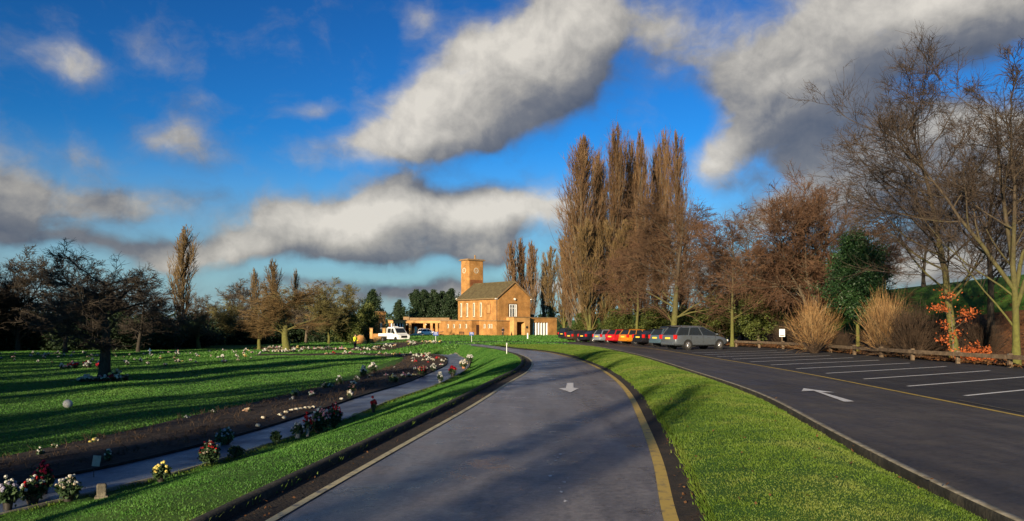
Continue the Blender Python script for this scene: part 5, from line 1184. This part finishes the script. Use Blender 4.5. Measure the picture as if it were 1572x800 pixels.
FT = [('flower_pot', 'white flowers in a dark vase cut by the left edge of the photo', 12, 781, .62, .36, ['white', 'lilac'], 'pot_dark', 12, .05),
      ('flower_pot', 'red and white flowers in a dark pot beside the path, second from the left edge', 50, 772, .52, .50, ['white', 'red', 'white'], 'pot_dark', 16, .05),
      ('flower_pot', 'tall crimson flowers behind the red and white pot', 66, 757, .66, .42, ['crimson', 'crimson'], 'pot_dark', 18, .05),
      ('flower_pot', 'cream white flowers spilling from a dark pot, left of the grey stone block', 105, 766, .52, .46, ['white', 'cream', 'white'], 'pot_dark', 18, .045),
      ('flower_pot', 'bright yellow flowers in a dark pot on the path edge', 247, 737, .42, .36, ['yellow', 'yellow'], 'pot_dark', 14, .05),
      ('flower_bush', 'dense bush with cream flowers above red ones at the path edge', 322, 712, .62, .52, ['cream', 'cream', 'red', 'red'], None, 30, .035),
      ('flower_pot', 'single red rose standing in a dark pot by the long pale edging', 573, 631, .62, .30, ['red'], 'pot_dark', 5, .085),
      ('flower_pot', 'lilac and white flowers at the edge of the soil bed', 346, 681, .48, .60, ['white', 'lilac', 'lilac'], 'pot_dark', 18, .045),
      ('flower_bush', 'large bush of pink blooms beside the path', 492, 662, .80, .72, ['pink', 'pink', 'white'], None, 24, .055),
      ('flower_bush', 'dark red flowers right beside the large pink bush', 512, 656, .85, .62, ['crimson', 'red', 'pink'], None, 24, .05),
      ('flower_pot', 'low cluster of red flowers on the grass edge below the pink bush', 487, 662, .30, .30, ['red', 'red'], 'pot_dark', 9, .05),
      ('flower_pot', 'tall red flower and white vase left of the pink bush', 472, 668, .78, .26, ['red'], 'pot_stone', 6, .07),
      ('flower_pot', 'white flowers in a grey stone vase left of the tall red flower', 457, 670, .52, .40, ['white', 'white'], 'pot_stone', 9, .04),
      ('dark_shrub', 'small dark shrub alone on the path edge', 423, 681, .50, .32, ['cream'], None, 8, .008),
      ('dark_shrub', 'low dark shrub between the red cream bush and the lone dark shrub', 362, 702, .34, .42, ['cream'], None, 9, .008),
      ('flower_pot', 'white flowers with dark centre in a white vase at the path bend', 675.5, 587, .66, .42, ['white', 'white'], 'pot_stone', 12, .09),
      ('flower_pot', 'red flowers at the outer edge of the path bend', 695, 577, .70, .60, ['red', 'crimson'], 'pot_dark', 16, .09),
      ('flower_pot', 'white flowers over brown leaves on the outside of the path bend', 712, 565, .75, .70, ['white', 'cream'], 'pot_terra', 16, .09),
      ('flower_pot', 'two white bunches furthest along the outside of the path bend', 721, 557, .80, .70, ['white', 'white'], 'pot_dark', 16, .10),
      ('flower_pot', 'white tall bunch on the lawn edge of the bed, left of the pair', 558, 580, .85, .50, ['white', 'white'], 'pot_dark', 14, .08),
      ('flower_pot', 'pair of white bunches on the lawn edge of the bed', 572, 574, .80, .70, ['white', 'white'], 'pot_dark', 16, .10),
      ('flower_pot', 'yellow flowers inside the soil bed', 604, 589, .60, .60, ['yellow', 'cream'], 'pot_dark', 14, .08),
      ('flower_pot', 'red flowers inside the soil bed beside the path', 648, 577, .70, .70, ['red', 'peach'], 'pot_dark', 16, .09),
      ('flower_pot', 'white flowers right of the red ones inside the soil bed', 665, 570, .55, .50, ['white'], 'pot_dark', 10, .09),
      ('flower_pot', 'pale pink flowers in the middle of the soil bed', 479, 612, .40, .40, ['pink', 'white'], 'pot_dark', 8, .07),
      ('flower_pot', 'white bunch lying along the lawn edge of the bed', 503, 598, .38, .80, ['white', 'cream'], 'pot_dark', 16, .06),
      ('flower_pot', 'upright white bunch on the lawn edge of the bed', 521, 592, .62, .36, ['white'], 'pot_dark', 10, .07),
      ('flower_pot', 'dusty pink flowers in the soil bed', 541, 603, .50, .50, ['pink', 'peach'], 'pot_dark', 10, .06),
      ('flower_pot', 'tiny white flowers at the lawn edge near the left of the bed', 326, 637, .20, .22, ['white'], 'pot_dark', 5, .035),
      ('flower_pot', 'small white flowers in the dark soil at the left', 62, 705, .30, .22, ['white'], 'pot_dark', 6, .035),
      ('flower_pot', 'small pale flowers on the lawn edge above the crimson flowers', 84, 694, .24, .26, ['cream', 'white'], 'pot_dark', 5, .03),
      ('flower_pot', 'few white flowers on tall stems in the dark soil', 166, 712, .42, .2, ['white'], 'pot_dark', 4, .035)]
for i, (nm, lb, px, py, hh, wd, cols, pot, nb, br) in enumerate(FT):
    x, y = at_px(px, py); tribute(nm, lb, x, y, hh*.74, wd*.66, cols, 200+i, pot, max(4, int(nb*1.5)), br*.62, 16 if nb > 6 else 8, 'shrub' if nm == 'dark_shrub' else 'flowers', None, .04, split=True)
# flowers laid round the two lawn trees
def copies(src, spots, label, group, smin=.7, smax=1.2, seed=1):
    rr2 = random.Random(seed)
    for k, (x, y) in enumerate(spots):
        s = rr2.uniform(smin, smax); dup(src, (x, y, h(x, y)+.05), rr2.random()*6, label, group, (s, s, s))
pal = [('white', ['white', 'white']), ('cream', ['cream', 'white']), ('pink', ['pink', 'white']), ('red', ['red', 'crimson']), ('yellow', ['yellow', 'cream']), ('peach', ['peach', 'cream'])]
proto = {}
lx, ly = AT(163, 36.5); r5 = random.Random(9)
for i, (n, cols) in enumerate(pal):
    # one prototype per colour stands at the foot of the dark lawn tree
    a = 3.6+i*.55; x, y = lx+math.cos(a)*(.75+.3*r5.random()), ly+math.sin(a)*.7
    proto[n] = tribute('flower_bunch', 'small %s bunch of flowers at the foot of the dark low spreading tree' % n, x, y, .30, .34, cols, 400+i, 'pot_dark', 8, .07, 10, 'flowers', 'flowers at the foot of the dark tree', .05)
copies(proto['cream'], [(lx-1.1, ly-.25), (lx+.75, ly-.5)], 'small cream bunch of flowers at the foot of the dark low spreading tree', 'flowers at the foot of the dark tree')
copies(proto['white'], [(lx-.9, ly-.5), (lx-.4, ly-.75), (lx+.35, ly-.75)], 'small white bunch of flowers at the foot of the dark low spreading tree', 'flowers at the foot of the dark tree')
x, y = AT(178, 36.2); dup(proto['yellow'], (x, y, h(x, y)+.1), 0, 'larger pale yellow bunch at the right of the dark trunk', 'flowers at the foot of the dark tree', (1.6, 1.6, 1.6))
lx, ly = AT(440, 76)
for n, k in (('white', 5), ('cream', 4), ('peach', 3)):
    copies(proto[n], [(lx+r5.uniform(-2.0, 2.0), ly-.6-r5.random()*.8) for _ in range(k)], '%s bunch of flowers at the foot of the sunlit round lawn tree' % n, 'flowers at the foot of the sunlit tree', 1.0, 1.5, k)
# red and white spray of flowers behind the dark trunk
x, y = AT(142, 49); 
for n, k in (('red', 7), ('pink', 4), ('white', 4)):
    copies(proto[n], [(x+r5.uniform(-1.4, 1.2), y+r5.uniform(-1.2, 1.2)) for _ in range(k)], '%s bunch in the red patch of flowers on the lawn behind the dark tree' % n, 'red patch of flowers on the lawn', .9, 1.4, k)
# tributes scattered over the far lawn
def scatter(n, f, mix, label, group, seed, smin, smax):
    r6 = random.Random(seed)
    for k in range(n):
        x, y = f(r6); c = r6.choice(mix); s = r6.uniform(smin, smax)
        dup(proto[c], (x, y, h(x, y)+.05), r6.random()*6, label % c, group, (s, s, s*r6.uniform(.7, 1.3)))
def lawn(r6):
    while True:
        px = r6.uniform(0, 420); Y = r6.uniform(50, 82); x, y = AT(px, Y)
        if r6.random() < .25+.75*((Y-50)/32)**1.5: return x, y
scatter(105, lawn, ['white', 'white', 'white', 'cream', 'cream', 'pink', 'yellow'], 'tiny %s bunch of flowers scattered on the far left lawn', 'flowers scattered on the far lawn', 21, .4, .95)
def farbed(r6):
    i = r6.randrange(2, 58); u = r6.uniform(.05, .98); p = A7[i]*(1-u)+B7[i]*u; return float(p[0]), float(p[1])
scatter(80, farbed, ['peach', 'pink', 'cream', 'white', 'white', 'peach', 'yellow'], '%s bunch of flowers crowded in the far bed beyond the lawn', 'flowers in the far bed', 22, .7, 1.3)
def nearbed(r6):
    while True:
        i = r6.randrange(20, 185); u = r6.uniform(.08, .97); p = A6[i]*(1-u)+B6[i]*u
        if p[1] > 16 and r6.random() < (p[1]/66)**1.6: return float(p[0]), float(p[1])
scatter(75, nearbed, ['white', 'white', 'cream', 'cream', 'peach', 'pink', 'red', 'yellow'], 'small %s bunch of flowers among the rose stems of the soil bed', 'flowers in the soil bed', 23, .4, .85)
# grey block, white card, ball, cross, rustic row of pale pebbles
x, y = at_px(156, 762); sb_ = thing('memorial_stone', 'small grey memorial block on the path edge', 'stone', (x, y, h(x, y)+.04), .4)
MB().box((0, 0, .08), (.13, .10, .20), bevel=.02).build('block', M['kerb'], sb_); MB().box((0, 0, -.02), (.18, .14, .05), bevel=.01).build('base', M['kerb'], sb_)
x, y = at_px(144, 731); cd = thing('memorial_card', 'small tilted pale card on a stake between the dark soil and the path', 'card', (x, y, h(x, y)+.04), .5)
MB().box((0, 0, .26), (.12, .012, .18), bevel=.004, M=Matrix.Rotation(.15, 4, 'Y')).build('card', M['pot_stone'], cd); MB().cyl((0, .012, -.05), (0, .012, .24), .007, seg=6).build('stake', M['black'], cd)
x, y = at_px(104, 627); bl = thing('ball', 'white ball lying alone on the lawn', 'ball', (x, y, h(x, y)+.05), 0)
mb = MB(); mb.sph((0, 0, .135), .14, (1, 1, .95), 3); bb = mb.build('skin', M['pet_white'], bl, True)
mb = MB(); mb.cyl((.0, -.13, .17), (.0, -.142, .172), .012, seg=10); mb.build('valve', M['pot_stone'], bb)
x, y = AT(230, 74); cr = thing('white_cross', 'white cross marker standing among bunches on the far left lawn', 'cross', (x, y, h(x, y)), 0)
MB().b2((-.035, -.02, -.1), (.035, .02, .7)).b2((-.17, -.018, .45), (.17, .018, .52)).build('cross', M['white_paint'], cr)
r7 = random.Random(3)
for k, (px, py) in enumerate([(448, 634), (455, 633), (462, 632), (469, 631), (474, 630), (481, 629), (439, 637), (404, 646), (430, 641), (396, 658), (436, 646), (524, 616)]):
    x, y = at_px(px, py)
    mb = MB(); mb.sph((0, 0, .03), .07, (1.1, .8, .6), 2)
    for v in mb.bm.verts: v.co *= 1+r7.uniform(-.12, .12)
    o = mb.build('edging_stone', M['stone'], None, True, (x, y, h(x, y)+.1)); o.rotation_euler.z = r7.random()*6
    tag(o, 'pale pebble lying along the path side of the soil bed', 'stone', 'pebbles by the path')
# ------------------------------------------------------------------ trees out of the frame that throw the shade seen on the lawns and the drive
SUN_AZ, SUN_EL = 23., 12.5          # degrees: sun stands behind the camera, to its left
shade = []
sm = srcs[1]
for i, (x, y, s, k) in enumerate([]): pass
def shadow_tree(src, x, y, s, rz, lb):
    shade.append(dup(src, (x, y, h(x, y)), rz, lb, 'trees behind the photographer', (s, s, s)))
SH_TREES = [(1, -30, -22, 1.0), (2, -47, 8, 1.0), (0, -56, 22, 1.0), (3, -66, 34, 1.0), (2, -76, 46, 1.0), (1, -48, -18, 1.1), (2, -62, 2, 1.1),
    (3, -90, 40, 1.2), (1, -84, 24, 1.2), (2, -72, 16, 1.2), (0, -40, -30, 1.1)]
for i, (k, x, y, s) in enumerate(SH_TREES): shadow_tree(srcs[k], x, y, s, i*1.9, 'bare tree standing beside the drive behind the photographer')
rs = random.Random(17)
ev = [(-53, 46, 1.2, 1.6), (-66, 46, 1.3, 1.7), (-80, 47, 1.3, 1.8), (-94, 50, 1.4, 1.9), (-30.5, 12, .8, 1.2)]
for i, (x, y, s, sz) in enumerate(ev):
    shade.append(dup(cn, (x, y, h(x, y)), i*1.4, 'evergreen standing off to the left behind the photographer', 'trees behind the photographer', (s, s, sz)))
pv = [(-14.5, -13, .6, .5), (-14, -22, .4, .8), (-11.9, -20, .4, .75), (-17.8, -20, .5, 1.0), (-21.2, -20, .5, 1.1)]; q = 4.
while q < 52: pv.append((-15-.92*q, -15+.39*q+rs.uniform(-3, 3), rs.uniform(.9, 1.5), rs.uniform(.75, 1.1))); q += rs.uniform(4.6, 8.0)
q = 0.
while q < 46: pv.append((-36-.92*q, 16+.39*q+rs.uniform(-2, 2), rs.uniform(1.0, 1.6), rs.uniform(.75, 1.1))); q += rs.uniform(5.0, 8.0)
for i, (x, y, s, sz) in enumerate(pv):
    shade.append(dup(tg, (x, y, h(x, y)), i*1.4, 'bare poplar standing off to the left behind the photographer', 'trees behind the photographer', (s, s, sz)))

# ------------------------------------------------------------------ sky with clouds
w = bpy.data.worlds.new('World'); sc.world = w; w.use_nodes = True
N, L = w.node_tree.nodes, w.node_tree.links
bg = N['Background']
sky = N.new('ShaderNodeTexSky'); sky.sky_type = 'NISHITA'; sky.sun_disc = False
sky.sun_elevation = R(SUN_EL); sky.sun_rotation = R(180+SUN_AZ); sky.altitude = 50; sky.air_density = 1.0; sky.dust_density = .5; sky.ozone_density = 3.0
hs = N.new('ShaderNodeHueSaturation'); hs.inputs['Saturation'].default_value = .985; hs.inputs['Value'].default_value = .90
k1 = N.new('ShaderNodeVectorMath'); k1.operation = 'MULTIPLY'; k1.inputs[1].default_value = (.085, .235, .282); L.new(sky.outputs[0], k1.inputs[0])
gm = N.new('ShaderNodeGamma'); gm.inputs['Gamma'].default_value = 1.7; L.new(k1.outputs[0], gm.inputs['Color'])
k2 = N.new('ShaderNodeVectorMath'); k2.operation = 'SCALE'; k2.inputs['Scale'].default_value = 2.39; L.new(gm.outputs[0], k2.inputs[0])
L.new(k2.outputs[0], hs.inputs['Color'])
# cloud layout in (azimuth, elevation), both in units of 1/1200 rad so that numbers read like photo pixels
def azel(px, py):
    a = math.atan((px-CX)/F); e = math.atan((HZ-py)/F*math.cos(a)); return a, e
CLOUDS = [  # px, py, rx, ry, tilt (degrees, + = rising to the right), weight
 (560, 228, 120, 32, 10, .62), (665, 180, 130, 72, 28, 1.2), (780, 110, 150, 88, 30, 1.35), (900, 40, 110, 80, 35, 1.2), (730, 200, 100, 30, 10, .8), (850, 130, 90, 60, 30, .9),
 (590, 318, 84, 42, 5, 1.25), (520, 356, 80, 36, 8, 1.1), (660, 346, 110, 46, 0, 1.25), (775, 324, 96, 42, 0, 1.2), (610, 384, 190, 24, 0, .9), (390, 345, 90, 38, 10, .85), (330, 378, 110, 26, 0, .9), (460, 330, 70, 34, 0, .7), (748, 380, 50, 30, 20, .8),
 (20, 315, 85, 52, -8, 1.15), (190, 305, 85, 27, 0, 1.05), (152, 370, 46, 22, 0, .85), (245, 382, 46, 24, 0, .85), (112, 95, 50, 28, -8, .75), (135, 232, 52, 36, -30, .62), (300, 230, 75, 30, -18, .62), (480, 168, 42, 16, 25, .55), (655, 25, 30, 34, -20, .4), (30, 370, 90, 16, 0, .5), (240, 70, 80, 30, -20, .28), (340, 160, 60, 30, 10, .25),
 (1235, 95, 112, 104, -25, 1.05), (1370, 58, 145, 76, 10, 1.1), (1500, 20, 150, 60, 0, 1.1), (1200, 160, 100, 38, 10, .75), (1300, 235, 145, 58, 20, 1.05), (1140, 218, 95, 28, 12, .85), (1100, 262, 60, 34, 10, .7), (1410, 270, 140, 80, 0, .95), (1250, 322, 190, 32, 8, .85), (1090, 60, 70, 70, -40, .58), (1015, 40, 46, 70, -20, .5), (1450, 180, 80, 30, 20, .5), (1560, 300, 100, 120, 0, 1.1), (1420, 400, 150, 36, 0, .9), (1150, 120, 60, 40, 0, .5),
 (600, 448, 210, 18, 0, .85), (480, 432, 90, 10, 0, .5), (850, 440, 200, 20, 0, .8), (880, 330, 60, 60, 20, .6), (150, 440, 160, 10, 0, .35), (1100, 420, 120, 30, 0, .7), (980, 250, 40, 30, 30, .3),
 # outside the frame
 (-200, 250, 160, 60, 5, .9), (1850, 150, 220, 90, 10, 1.1), (2100, 330, 200, 60, 0, 1.0), (-420, 120, 150, 60, 10, .8), (900, -220, 260, 110, 15, 1.1), (300, -260, 200, 80, 15, .7), (1500, -320, 260, 120, 15, 1.0)]
grp = bpy.data.node_groups.new('cloud_density', 'ShaderNodeTree')
grp.interface.new_socket('Vector', in_out='INPUT', socket_type='NodeSocketVector'); grp.interface.new_socket('Density', in_out='OUTPUT', socket_type='NodeSocketFloat'); grp.interface.new_socket('Broad', in_out='OUTPUT', socket_type='NodeSocketFloat')
GN, GL = grp.nodes, grp.links
gi = GN.new('NodeGroupInput'); go = GN.new('NodeGroupOutput')
wn = GN.new('ShaderNodeTexNoise'); wn.inputs['Scale'].default_value = 7; wn.inputs['Detail'].default_value = 4; wn.inputs['Roughness'].default_value = .55
GL.new(gi.outputs[0], wn.inputs['Vector'])
sb0 = GN.new('ShaderNodeVectorMath'); sb0.operation = 'SUBTRACT'; sb0.inputs[1].default_value = (.5, .5, .5); GL.new(wn.outputs['Color'], sb0.inputs[0])
wp = GN.new('ShaderNodeVectorMath'); wp.operation = 'MULTIPLY_ADD'; wp.inputs[1].default_value = (.11, .075, 0); GL.new(sb0.outputs[0], wp.inputs[0]); GL.new(gi.outputs[0], wp.inputs[2])
sxy = GN.new('ShaderNodeSeparateXYZ'); GL.new(wp.outputs[0], sxy.inputs[0])
acc = None
for px, py, rx, ry, tilt, wt in CLOUDS:
    a, e = azel(px, py)
    mp = GN.new('ShaderNodeMapping'); mp.vector_type = 'TEXTURE'; mp.inputs['Location'].default_value = (a, e, 0); mp.inputs['Rotation'].default_value = (0, 0, R(tilt)); mp.inputs['Scale'].default_value = (rx*1.5/F, ry*1.5/F, 1e7)
    cb = GN.new('ShaderNodeCombineXYZ'); GL.new(sxy.outputs[0], cb.inputs[0]); GL.new(sxy.outputs[1], cb.inputs[1])
    if acc is not None: GL.new(acc, cb.inputs[2])
    GL.new(cb.outputs[0], mp.inputs['Vector'])
    ln = GN.new('ShaderNodeVectorMath'); ln.operation = 'LENGTH'; GL.new(mp.outputs[0], ln.inputs[0])
    mr = GN.new('ShaderNodeMapRange'); mr.interpolation_type = 'SMOOTHSTEP'; mr.inputs[1].default_value = 1.; mr.inputs[2].default_value = 0.; mr.inputs[3].default_value = 0; mr.inputs[4].default_value = wt
    GL.new(ln.outputs[1], mr.inputs[0])
    if acc is None: acc = mr.outputs[0]
    else:
        ad = GN.new('ShaderNodeMath'); ad.operation = 'ADD'; GL.new(acc, ad.inputs[0]); GL.new(mr.outputs[0], ad.inputs[1]); acc = ad.outputs[0]
mn = GN.new('ShaderNodeMath'); mn.operation = 'MINIMUM'; mn.inputs[1].default_value = 1.15; GL.new(acc, mn.inputs[0])
def fb(scale, det, rough, stretch):
    mp = GN.new('ShaderNodeMapping'); mp.inputs['Scale'].default_value = stretch; GL.new(wp.outputs[0], mp.inputs['Vector'])
    n = GN.new('ShaderNodeTexNoise'); n.inputs['Scale'].default_value = scale; n.inputs['Detail'].default_value = det; n.inputs['Roughness'].default_value = rough
    GL.new(mp.outputs[0], n.inputs['Vector']); return n.outputs['Fac']
f1_ = fb(11, 12, .60, (1, 1.35, 1))
m1 = GN.new('ShaderNodeMath'); m1.operation = 'MULTIPLY_ADD'; m1.inputs[1].default_value = 1.85; m1.inputs[2].default_value = -1.09; GL.new(f1_, m1.inputs[0])
sm_ = GN.new('ShaderNodeMath'); sm_.operation = 'ADD'; GL.new(mn.outputs[0], sm_.inputs[0]); GL.new(m1.outputs[0], sm_.inputs[1])
GL.new(sm_.outputs[0], go.inputs[0]); GL.new(acc, go.inputs[1])
# finer billows, for the modelling of the cloud surface
g2 = bpy.data.node_groups.new('cloud_billow', 'ShaderNodeTree')
g2.interface.new_socket('Vector', in_out='INPUT', socket_type='NodeSocketVector'); g2.interface.new_socket('Height', in_out='OUTPUT', socket_type='NodeSocketFloat')
a2, b2n = g2.nodes.new('NodeGroupInput'), g2.nodes.new('NodeGroupOutput')
w2n = g2.nodes.new('ShaderNodeTexNoise'); w2n.inputs['Scale'].default_value = 14; w2n.inputs['Detail'].default_value = 3; g2.links.new(a2.outputs[0], w2n.inputs['Vector'])
wv = g2.nodes.new('ShaderNodeVectorMath'); wv.operation = 'MULTIPLY_ADD'; wv.inputs[1].default_value = (.05, .04, 0); g2.links.new(w2n.outputs['Color'], wv.inputs[0]); g2.links.new(a2.outputs[0], wv.inputs[2])
n2n = g2.nodes.new('ShaderNodeTexNoise'); n2n.inputs['Scale'].default_value = 17; n2n.inputs['Detail'].default_value = 9; n2n.inputs['Roughness'].default_value = .6; g2.links.new(wv.outputs[0], n2n.inputs['Vector'])
g2.links.new(n2n.outputs['Fac'], b2n.inputs[0])
geo = N.new('ShaderNodeNewGeometry') if False else N.new('ShaderNodeTexCoord')
sx = N.new('ShaderNodeSeparateXYZ'); L.new(geo.outputs['Generated'], sx.inputs[0])
az = N.new('ShaderNodeMath'); az.operation = 'ARCTAN2'; L.new(sx.outputs[0], az.inputs[0]); L.new(sx.outputs[1], az.inputs[1])
el = N.new('ShaderNodeMath'); el.operation = 'ARCSINE'; L.new(sx.outputs[2], el.inputs[0])
cv = N.new('ShaderNodeCombineXYZ'); L.new(az.outputs[0], cv.inputs[0]); L.new(el.outputs[0], cv.inputs[1])
def dens(off):
    if off is None: v = cv.outputs[0]
    else:
        o_ = N.new('ShaderNodeVectorMath'); o_.operation = 'ADD'; o_.inputs[1].default_value = off; L.new(cv.outputs[0], o_.inputs[0]); v = o_.outputs[0]
    g_ = N.new('ShaderNodeGroup'); g_.node_tree = grp; L.new(v, g_.inputs[0]); return g_.outputs
(d0, b0), (d1, b1_) = dens(None), dens((-.026, .046, 0))
def maprange(src, a, b, c, d, smooth=True):
    m_ = N.new('ShaderNodeMapRange'); m_.interpolation_type = 'SMOOTHSTEP' if smooth else 'LINEAR'
    for i_, v_ in enumerate((a, b, c, d)): m_.inputs[i_+1].default_value = v_
    L.new(src, m_.inputs[0]); return m_.outputs[0]
al1 = maprange(d0, .08, .80, 0, .74); al2 = maprange(d0, -.22, .25, 0, .23)
ald = N.new('ShaderNodeMath'); ald.operation = 'ADD'; L.new(al1, ald.inputs[0]); L.new(al2, ald.inputs[1]); alpha = ald.outputs[0]
def bil(off):
    o_ = N.new('ShaderNodeVectorMath'); o_.operation = 'ADD'; o_.inputs[1].default_value = off; L.new(cv.outputs[0], o_.inputs[0])
    g_ = N.new('ShaderNodeGroup'); g_.node_tree = g2; L.new(o_.outputs[0], g_.inputs[0]); return g_.outputs[0]
h0 = bil((0, 0, 0)); h1 = bil((-.006, .013, 0))
bd_ = N.new('ShaderNodeMath'); bd_.operation = 'SUBTRACT'; L.new(h0, bd_.inputs[0]); L.new(h1, bd_.inputs[1])
bm_ = N.new('ShaderNodeMath'); bm_.operation = 'MULTIPLY'; bm_.inputs[1].default_value = 1.45; L.new(bd_.outputs[0], bm_.inputs[0])
# clouds standing in the shadow of others: the low bank on the left, the mass on the right
shd = None
for px, py, rx, ry, wt in [(90, 330, 420, 130, .55), (1420, 170, 480, 300, .34), (600, 445, 420, 60, .25), (820, 150, 160, 120, .10), (420, 340, 160, 80, .08), (300, 200, 300, 120, .3)]:
    a, e = azel(px, py); mp = N.new('ShaderNodeMapping'); mp.vector_type = 'TEXTURE'; mp.inputs['Location'].default_value = (a, e, 0); mp.inputs['Scale'].default_value = (rx/F, ry/F, 1e7)
    L.new(cv.outputs[0], mp.inputs['Vector']); ln = N.new('ShaderNodeVectorMath'); ln.operation = 'LENGTH'; L.new(mp.outputs[0], ln.inputs[0])
    mr = N.new('ShaderNodeMapRange'); mr.interpolation_type = 'SMOOTHSTEP'; mr.inputs[1].default_value = 1.1; mr.inputs[2].default_value = .1; mr.inputs[3].default_value = 0; mr.inputs[4].default_value = -wt; L.new(ln.outputs[1], mr.inputs[0])
    if shd is None: shd = mr.outputs[0]
    else:
        ad = N.new('ShaderNodeMath'); ad.operation = 'ADD'; L.new(shd, ad.inputs[0]); L.new(mr.outputs[0], ad.inputs[1]); shd = ad.outputs[0]
dfa = N.new('ShaderNodeMath'); dfa.operation = 'SUBTRACT'; L.new(d0, dfa.inputs[0]); L.new(d1, dfa.inputs[1])
dfb = N.new('ShaderNodeMath'); dfb.operation = 'SUBTRACT'; L.new(b0, dfb.inputs[0]); L.new(b1_, dfb.inputs[1])
dfm = N.new('ShaderNodeMath'); dfm.operation = 'MULTIPLY'; dfm.inputs[1].default_value = .55; L.new(dfb.outputs[0], dfm.inputs[0])
df = N.new('ShaderNodeMath'); df.operation = 'MULTIPLY_ADD'; df.inputs[1].default_value = .28; L.new(dfa.outputs[0], df.inputs[0]); L.new(dfm.outputs[0], df.inputs[2])
thick = maprange(d0, .35, 1.35, 0, -.16)
df2 = N.new('ShaderNodeMath'); df2.operation = 'ADD'; L.new(df.outputs[0], df2.inputs[0]); L.new(thick, df2.inputs[1])
df3 = N.new('ShaderNodeMath'); df3.operation = 'ADD'; L.new(df2.outputs[0], df3.inputs[0]); L.new(bm_.outputs[0], df3.inputs[1])
df4 = N.new('ShaderNodeMath'); df4.operation = 'ADD'; L.new(df3.outputs[0], df4.inputs[0]); L.new(shd, df4.inputs[1])
lit = maprange(df4.outputs[0], -1.15, .90, 0, 1, False)
cr_ = N.new('ShaderNodeValToRGB'); e_ = cr_.color_ramp.elements
e_[0].position = 0; e_[0].color = (.085, .105, .150, 1); e_[1].position = 1; e_[1].color = (.70, .66, .59, 1)
q_ = e_.new(.34); q_.color = (.17, .18, .205, 1); q_ = e_.new(.62); q_.color = (.37, .355, .33, 1)
L.new(lit, cr_.inputs['Fac'])
CLOUD_GAIN = 5.8
cg_ = N.new('ShaderNodeVectorMath'); cg_.operation = 'SCALE'; cg_.inputs['Scale'].default_value = CLOUD_GAIN; L.new(cr_.outputs['Color'], cg_.inputs[0])
hz_ = maprange(el.outputs[0], 0, .24, .85, 0)          # pale air near the horizon
hm = N.new('ShaderNodeMix'); hm.data_type = 'RGBA'; L.new(hz_, hm.inputs[0]); L.new(hs.outputs[0], hm.inputs[6]); hm.inputs[7].default_value = (1.9, 2.55, 2.9, 1)
mx = N.new('ShaderNodeMix'); mx.data_type = 'RGBA'; L.new(alpha, mx.inputs[0]); L.new(hm.outputs[2], mx.inputs[6]); L.new(cg_.outputs[0], mx.inputs[7])
L.new(mx.outputs[2], bg.inputs['Color']); bg.inputs['Strength'].default_value = .085
w.cycles.sampling_method = 'MANUAL'; w.cycles.sample_map_resolution = 256

sl = bpy.data.lights.new('sun', 'SUN'); sl.energy = 4.8; sl.angle = R(.55); sl.color = (1, .80, .54)
so_ = bpy.data.objects.new('sun', sl); COL.objects.link(so_)
d = Vector((-math.sin(R(SUN_AZ))*math.cos(R(SUN_EL)), -math.cos(R(SUN_AZ))*math.cos(R(SUN_EL)), math.sin(R(SUN_EL))))
so_.rotation_euler = d.to_track_quat('Z', 'Y').to_euler(); so_.location = (-30, -60, 40)

cam = bpy.data.cameras.new('camera'); co = bpy.data.objects.new('camera', cam); COL.objects.link(co)
co.location = (0, 0, EYE); co.rotation_euler = (R(90), 0, 0); cam.sensor_width = 36; cam.lens = 36*F/1572; cam.shift_y = 100/1572; cam.clip_end = 4000
sc.camera = co
sc.render.engine = 'CYCLES'
sc.cycles.use_denoising = True; sc.cycles.max_bounces = 5; sc.cycles.diffuse_bounces = 2; sc.cycles.glossy_bounces = 2; sc.cycles.transmission_bounces = 2
sc.view_settings.view_transform = 'Standard'; sc.view_settings.look = 'None'; sc.view_settings.gamma = 1; sc.view_settings.exposure = 1.1
